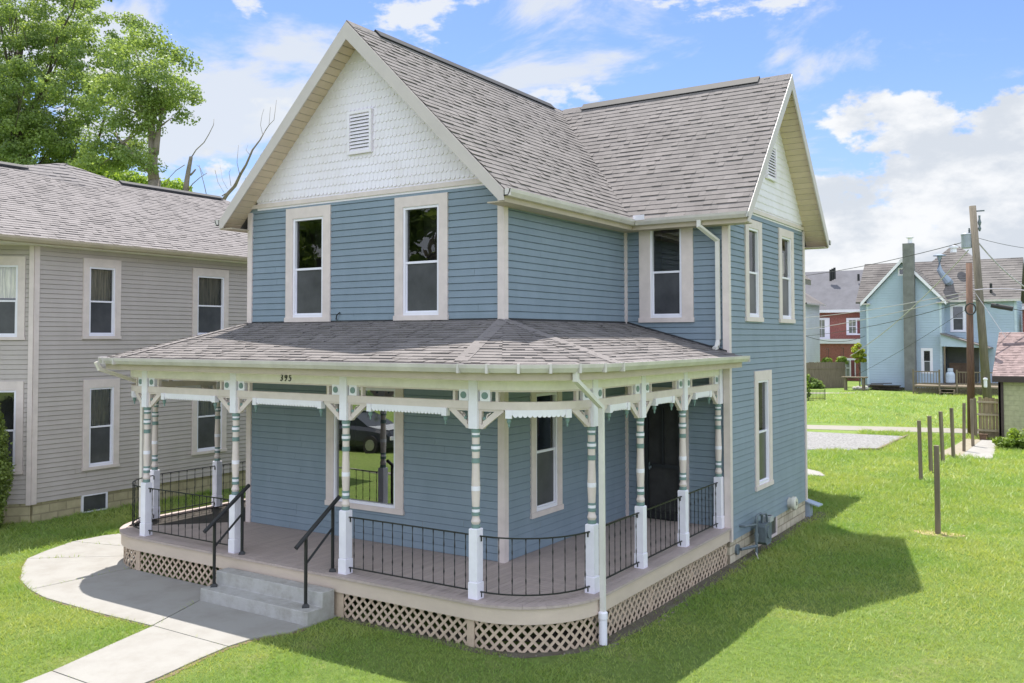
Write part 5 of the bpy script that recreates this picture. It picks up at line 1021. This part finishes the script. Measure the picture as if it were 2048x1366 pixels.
# white house, brick building, board fence
WH=empty('white_house',(-13,63,-.7),'corner of a white sided house showing just right of the blue house','house'); WL=mat('white_vinyl',(.76,.78,.84),.6,.04,.6)
xw=at(1639,640,74).x; OY=8; m=MB(); siding(m,(xw-7,68,0),(1,0,0),(0,-1,0),-.7,6.5,7,(),e=.2,t=.02); m.build('wall',WL,WH); m=MB(); siding(m,(xw,68,0),(0,1,0),(1,0,0),-.7,6.5,6,(),e=.2,t=.02); m.build('wall',WL,WH)
m=MB(); m.mesh([V((xw+.45,67.6,6.55)),V((xw+.45,74.4,6.55)),V((xw-3.4,71,9.5)),V((xw-7,71,9.5)),V((xw-7,67.6,6.55)),V((xw-7,74.4,6.55))],[(0,1,2),(0,2,3,4),(1,5,3,2),(0,4,5,1)]); m.build('roof',LSH,WH)
m=MB(); m.box((xw-7,67.5,6.42),(xw+.55,67.62,6.56)); m.box((xw+.43,67.5,6.42),(xw+.55,74.4,6.56)); m.tube([(xw+.3,67.6,6.4),(xw+.15,67.6,5.8),(xw-.3,67.7,5.5)],.06,6); m.build('gutter',GUTTER,WH)
BH=empty('brick_building',(0,85,-.7),'wide red brick building with dark grey roof and white trim far behind','building'); BR=brickmat('red_brick',(.42,.11,.085),(.33,.085,.07),(.50,.36,.33),4.0); DSH=mat('dark_grey_shingle',(.13,.13,.15),.9,.1,1,.4,20)
m=MB(); m.box((-17.5,82,-.9),(24,92,6.2)); m.build('brick_wall',BR,BH)
rz=at(1725,541,88).z; m=MB(); m.ext([(81.4,6.2),(92.6,6.2),(87,rz)],lambda y,z:V((-19,y,z)),lambda y,z:V((25,y,z))); r=m.build('roof',DSH,BH)
m=MB(); m.box((-19,81.25,6.0),(25,81.45,6.28)); m.build('cornice',WHITE,BH)
m=MB(); m.box((-17,79.6,-.9),(2,82,2.9)); m.build('brick_annex',BR,BH); m=MB(); m.box((-17.2,79.4,2.9),(2.2,82,3.35)); m.build('annex_cornice',WHITE,BH)
for u0,u1,v0,v1,y in ((1693,1724,636,670,82),(1634,1660,636,678,82),(1680,1712,716,756,79.6)):
    a=at(u0,v0,y); b=at(u1,v1,y); m=MB(); m.box((a.x,y-.12,b.z),(b.x,y,a.z)); w_=m.build('window',WHITE,BH); wi=(b.x-a.x)
    m=MB(); m.box((a.x+wi*.18,y-.16,b.z+.2),(a.x+wi*.62,y-.125,a.z-.22)); m.build('pane',mat('distant_pane',(.10,.12,.12),.15,.3,2,col2=(.3,.3,.26)),w_)
    m=MB(); m.box((a.x+wi*.39,y-.19,b.z+.2),(a.x+wi*.41,y-.165,a.z-.22)); m.box((a.x+wi*.18,y-.19,(a.z+b.z)/2-.03),(a.x+wi*.62,y-.165,(a.z+b.z)/2+.03)); m.build('muntin',WHITE,w_)
    if u0!=1634: m=MB(); m.box((a.x+wi*.72,y-.16,b.z+.15),(a.x+wi*.94,y-.125,a.z-.2)); m.build('shutter',mat('maroon_shutter',(.16,.04,.05),.6),w_)
for u,v in ((1661,545),(1665,543),(1669,541),(1686,582),(1717,554)):
    q=at(u,v,85); m=MB(); m.lathe([(.12,-.9 if u<1675 else -.4),(.12,.3)],(q.x,q.y,q.z),8); m.build('vent_pipe',BLACK,r)
e=empty('board_fence',(-12.9,70,-.7),'tall weathered grey board fence below the white house','fence'); A=at(1606,775,64.0); B=at(1690,768,67.2); m=MB(); n=46; rr=random.Random(12)
for i in range(n):
    a=A+(B-A)*i/n; b=A+(B-A)*(i+.93)/n; z=1.45+rr.uniform(-.04,.04); m.ob((a.x,a.y,-.8),(b.x-a.x,b.y-a.y,0),(.04,0,0),(0,0,z+.8))
m.build('boards',WOODG,e); m=MB(); m.ob((A.x+.05,A.y,.9),(B.x-A.x,B.y-A.y,0),(.05,0,0),(0,0,.1)); m.build('rail',WOODG,e)
YL=MATS['shrub_leaf']
q=at(1722,760,66.5); crowntree('small_yellow_tree',(q.x-.1,66.6,-.7),'small bright yellow-green tree at the left corner of the light blue house','tree',[(at(1718,722,66.6).x,66.6,2.2,.6,.5,.9)],14,1500,.16,leafmat('yellow_leaf',(.42,.45,.03),(.20,.26,.03),.4,2),(q.x-.1,66.6,2.5),61,None,.05,3,(.2,.35),DBARK,5)
for u,v,lab in ((1654,723,'hanging fern basket before the fence, left one'),(1684,721,'hanging fern basket in front of the brick annex, right one')):
    q=at(u,v,68.5); e=empty('fern_basket',q,lab,'hanging plant','fern baskets by the brick building'); m=MB(); m.lathe([(.1,-.3),(.22,-.05),(.22,0)],(q.x,q.y,q.z),8); m.tube([q,q+V((0,0,1.1))],.012,4); m.tube([q+V((0,0,1.1)),q+V((0,.6,1.1)),q+V((0,.6,-.0-q.z-.7))],.03,5); m.build('basket',DBARK,e); leaves('fronds',[(q.x,q.y,q.z+.1,.45),(q.x-.25,q.y,q.z-.1,.3),(q.x+.25,q.y,q.z-.15,.3)],700,.14,YL,e,int(u))
shrub('leafy_shrub','yellowish shrub right against the far corner of the blue house','shrub',gpt(1606,800)+V((0,0,0)),.55,2.4,1200,.15,YL,21); 
shrub('leafy_shrub','low dark shrub at the foot of the board fence','shrub',gpt(1627,777),.8,.9,1800,.14,LEAF,22); shrub('leafy_shrub','small dark shrub right of the planter at the fence foot','shrub',gpt(1655,772),.7,.6,1500,.14,LEAF,23)
q=gpt(1638,775); m=MB(); m.lathe([(.28,0),(.33,.45),(.42,.47),(.42,.56),(.36,.56)],(q.x,q.y-.6,-.7),12); tag(m.build('planter_pot',STONE),'stone coloured planter pot between the low shrubs by the fence','planter')
qa=at(2044,640,72); crowntree('evergreen_tree',(qa.x+1.4,72,-.7),'dark tree beyond the right end of the light blue house','tree',[(qa.x+1.9,72,3.4,1.9,1.6,3.6)],50,5200,.26,CED,(qa.x+1.6,72,6),62,None,.2,8,(.4,.8),DBARK,10)
# ================================================================== across the street (seen in the window reflections)
crowntree('street_tree',(-38,-34,-.6),'large leafy tree across the street, reflected in the left upper window','tree',[(-38,-34,9,7,5,6)],90,11000,.42,LEAF,(-38,-34,9),71,'trees across the street',.4,10,(.9,1.6),DBARK,10)
crowntree('street_tree',(-26,-31,-.6),'large leafy tree across the street, reflected in the right upper window','tree',[(-26,-31,9.5,6.5,5,6)],90,11000,.42,LEAF,(-26,-31,9),72,'trees across the street',.4,10,(.9,1.6),DBARK,10)
# parked car
CR=empty('parked_car',(-15.4,-13.3,-.61),'dark sedan with a pale bonnet, seen only reflected in the big front window','car'); CP=mat('dark_car_paint',(.03,.035,.045),.2,.03,2); CP2=mat('pale_bonnet',(.5,.52,.55),.25,.03,2)
def carsec(x,prof): return [(x,y,z) for y,z in prof]
m=MB(); X=[-2.25,-2.1,-1.5,-.95,-.4,.5,1.1,1.55,2.1,2.25]; Zt=[.62,.78,.86,.92,.95,.95,.93,.92,.86,.66]; Wd=[.72,.82,.88,.9,.9,.9,.9,.88,.82,.70]
cx0,cy0,cz0=-15.4,-13.3,-.61; secs=[]
for x,zt,w in zip(X,Zt,Wd): secs.append([(cx0+x,cy0+y,cz0+z) for y,z in ((-w*.96,.28),(-w,.45),(-w*.98,zt-.12),(-w*.86,zt),(w*.86,zt),(w*.98,zt-.12),(w,.45),(w*.96,.28))])
vs=[p for s_ in secs for p in s_]; n=8; m.mesh(vs,[(i*n+j,i*n+(j+1)%n,(i+1)*n+(j+1)%n,(i+1)*n+j) for i in range(len(secs)-1) for j in range(n)]+[tuple(range(n))[::-1],tuple(range((len(secs)-1)*n,len(secs)*n))]); m.build('body',CP,CR,smooth=False)
m=MB(); m.mesh([(cx0+a,cy0+b,cz0+c) for a,b,c in ((1.12,-.70,.945),(2.05,-.66,.885),(2.05,.66,.885),(1.12,.70,.945),(1.12,-.70,.96),(2.05,-.66,.90),(2.05,.66,.90),(1.12,.70,.96))],[(4,5,6,7),(0,1,5,4),(1,2,6,5),(2,3,7,6),(3,0,4,7)]); m.build('bonnet',CP2,CR)
m=MB(); cab=[(-1.6,.92,.76),(-.95,1.36,.60),(.2,1.42,.60),(1.15,.94,.76)]; bs=[(cx0+x,cy0+s_*w,cz0+z) for x,z,w in cab for s_ in (-1,1)]; m.mesh(bs,[(0,2,3,1),(2,4,5,3),(4,6,7,5),(0,6,4,2),(1,3,5,7)]); m.build('cabin',mat('car_glass',(.02,.025,.03),.05,.02),CR)
m=MB(); m.mesh([(cx0+x,cy0+y,cz0+z) for x,y,z in ((-.98,-.6,1.37),(.22,-.6,1.43),(.22,.6,1.43),(-.98,.6,1.37),(-.98,-.6,1.40),(.22,-.6,1.46),(.22,.6,1.46),(-.98,.6,1.40))],[(4,5,6,7),(0,1,5,4),(1,2,6,5),(2,3,7,6),(3,0,4,7)]); m.build('car_roof',CP,CR)
TY=mat('tyre_rubber',(.02,.02,.02),.9); RM=mat('wheel_rim',(.4,.4,.42),.3,metal=.8)
for wx in (-1.4,1.4):
    for wy in (-.86,.86):
        m=MB(); m.tube([(cx0+wx,cy0+wy-.1,cz0+.33),(cx0+wx,cy0+wy+.1,cz0+.33)],.33,20); t_=m.build('wheel',TY,CR); m=MB(); s_=1 if wy>0 else -1; m.tube([(cx0+wx,cy0+wy+s_*.1,cz0+.33),(cx0+wx,cy0+wy+s_*.115,cz0+.33)],.2,16); m.build('rim',RM,t_)
for y in (-.6,.6): m=MB(); m.box((cx0+2.2,cy0+y-.16,cz0+.55),(cx0+2.27,cy0+y+.16,cz0+.68)); m.build('headlight',PLASTIC,CR)
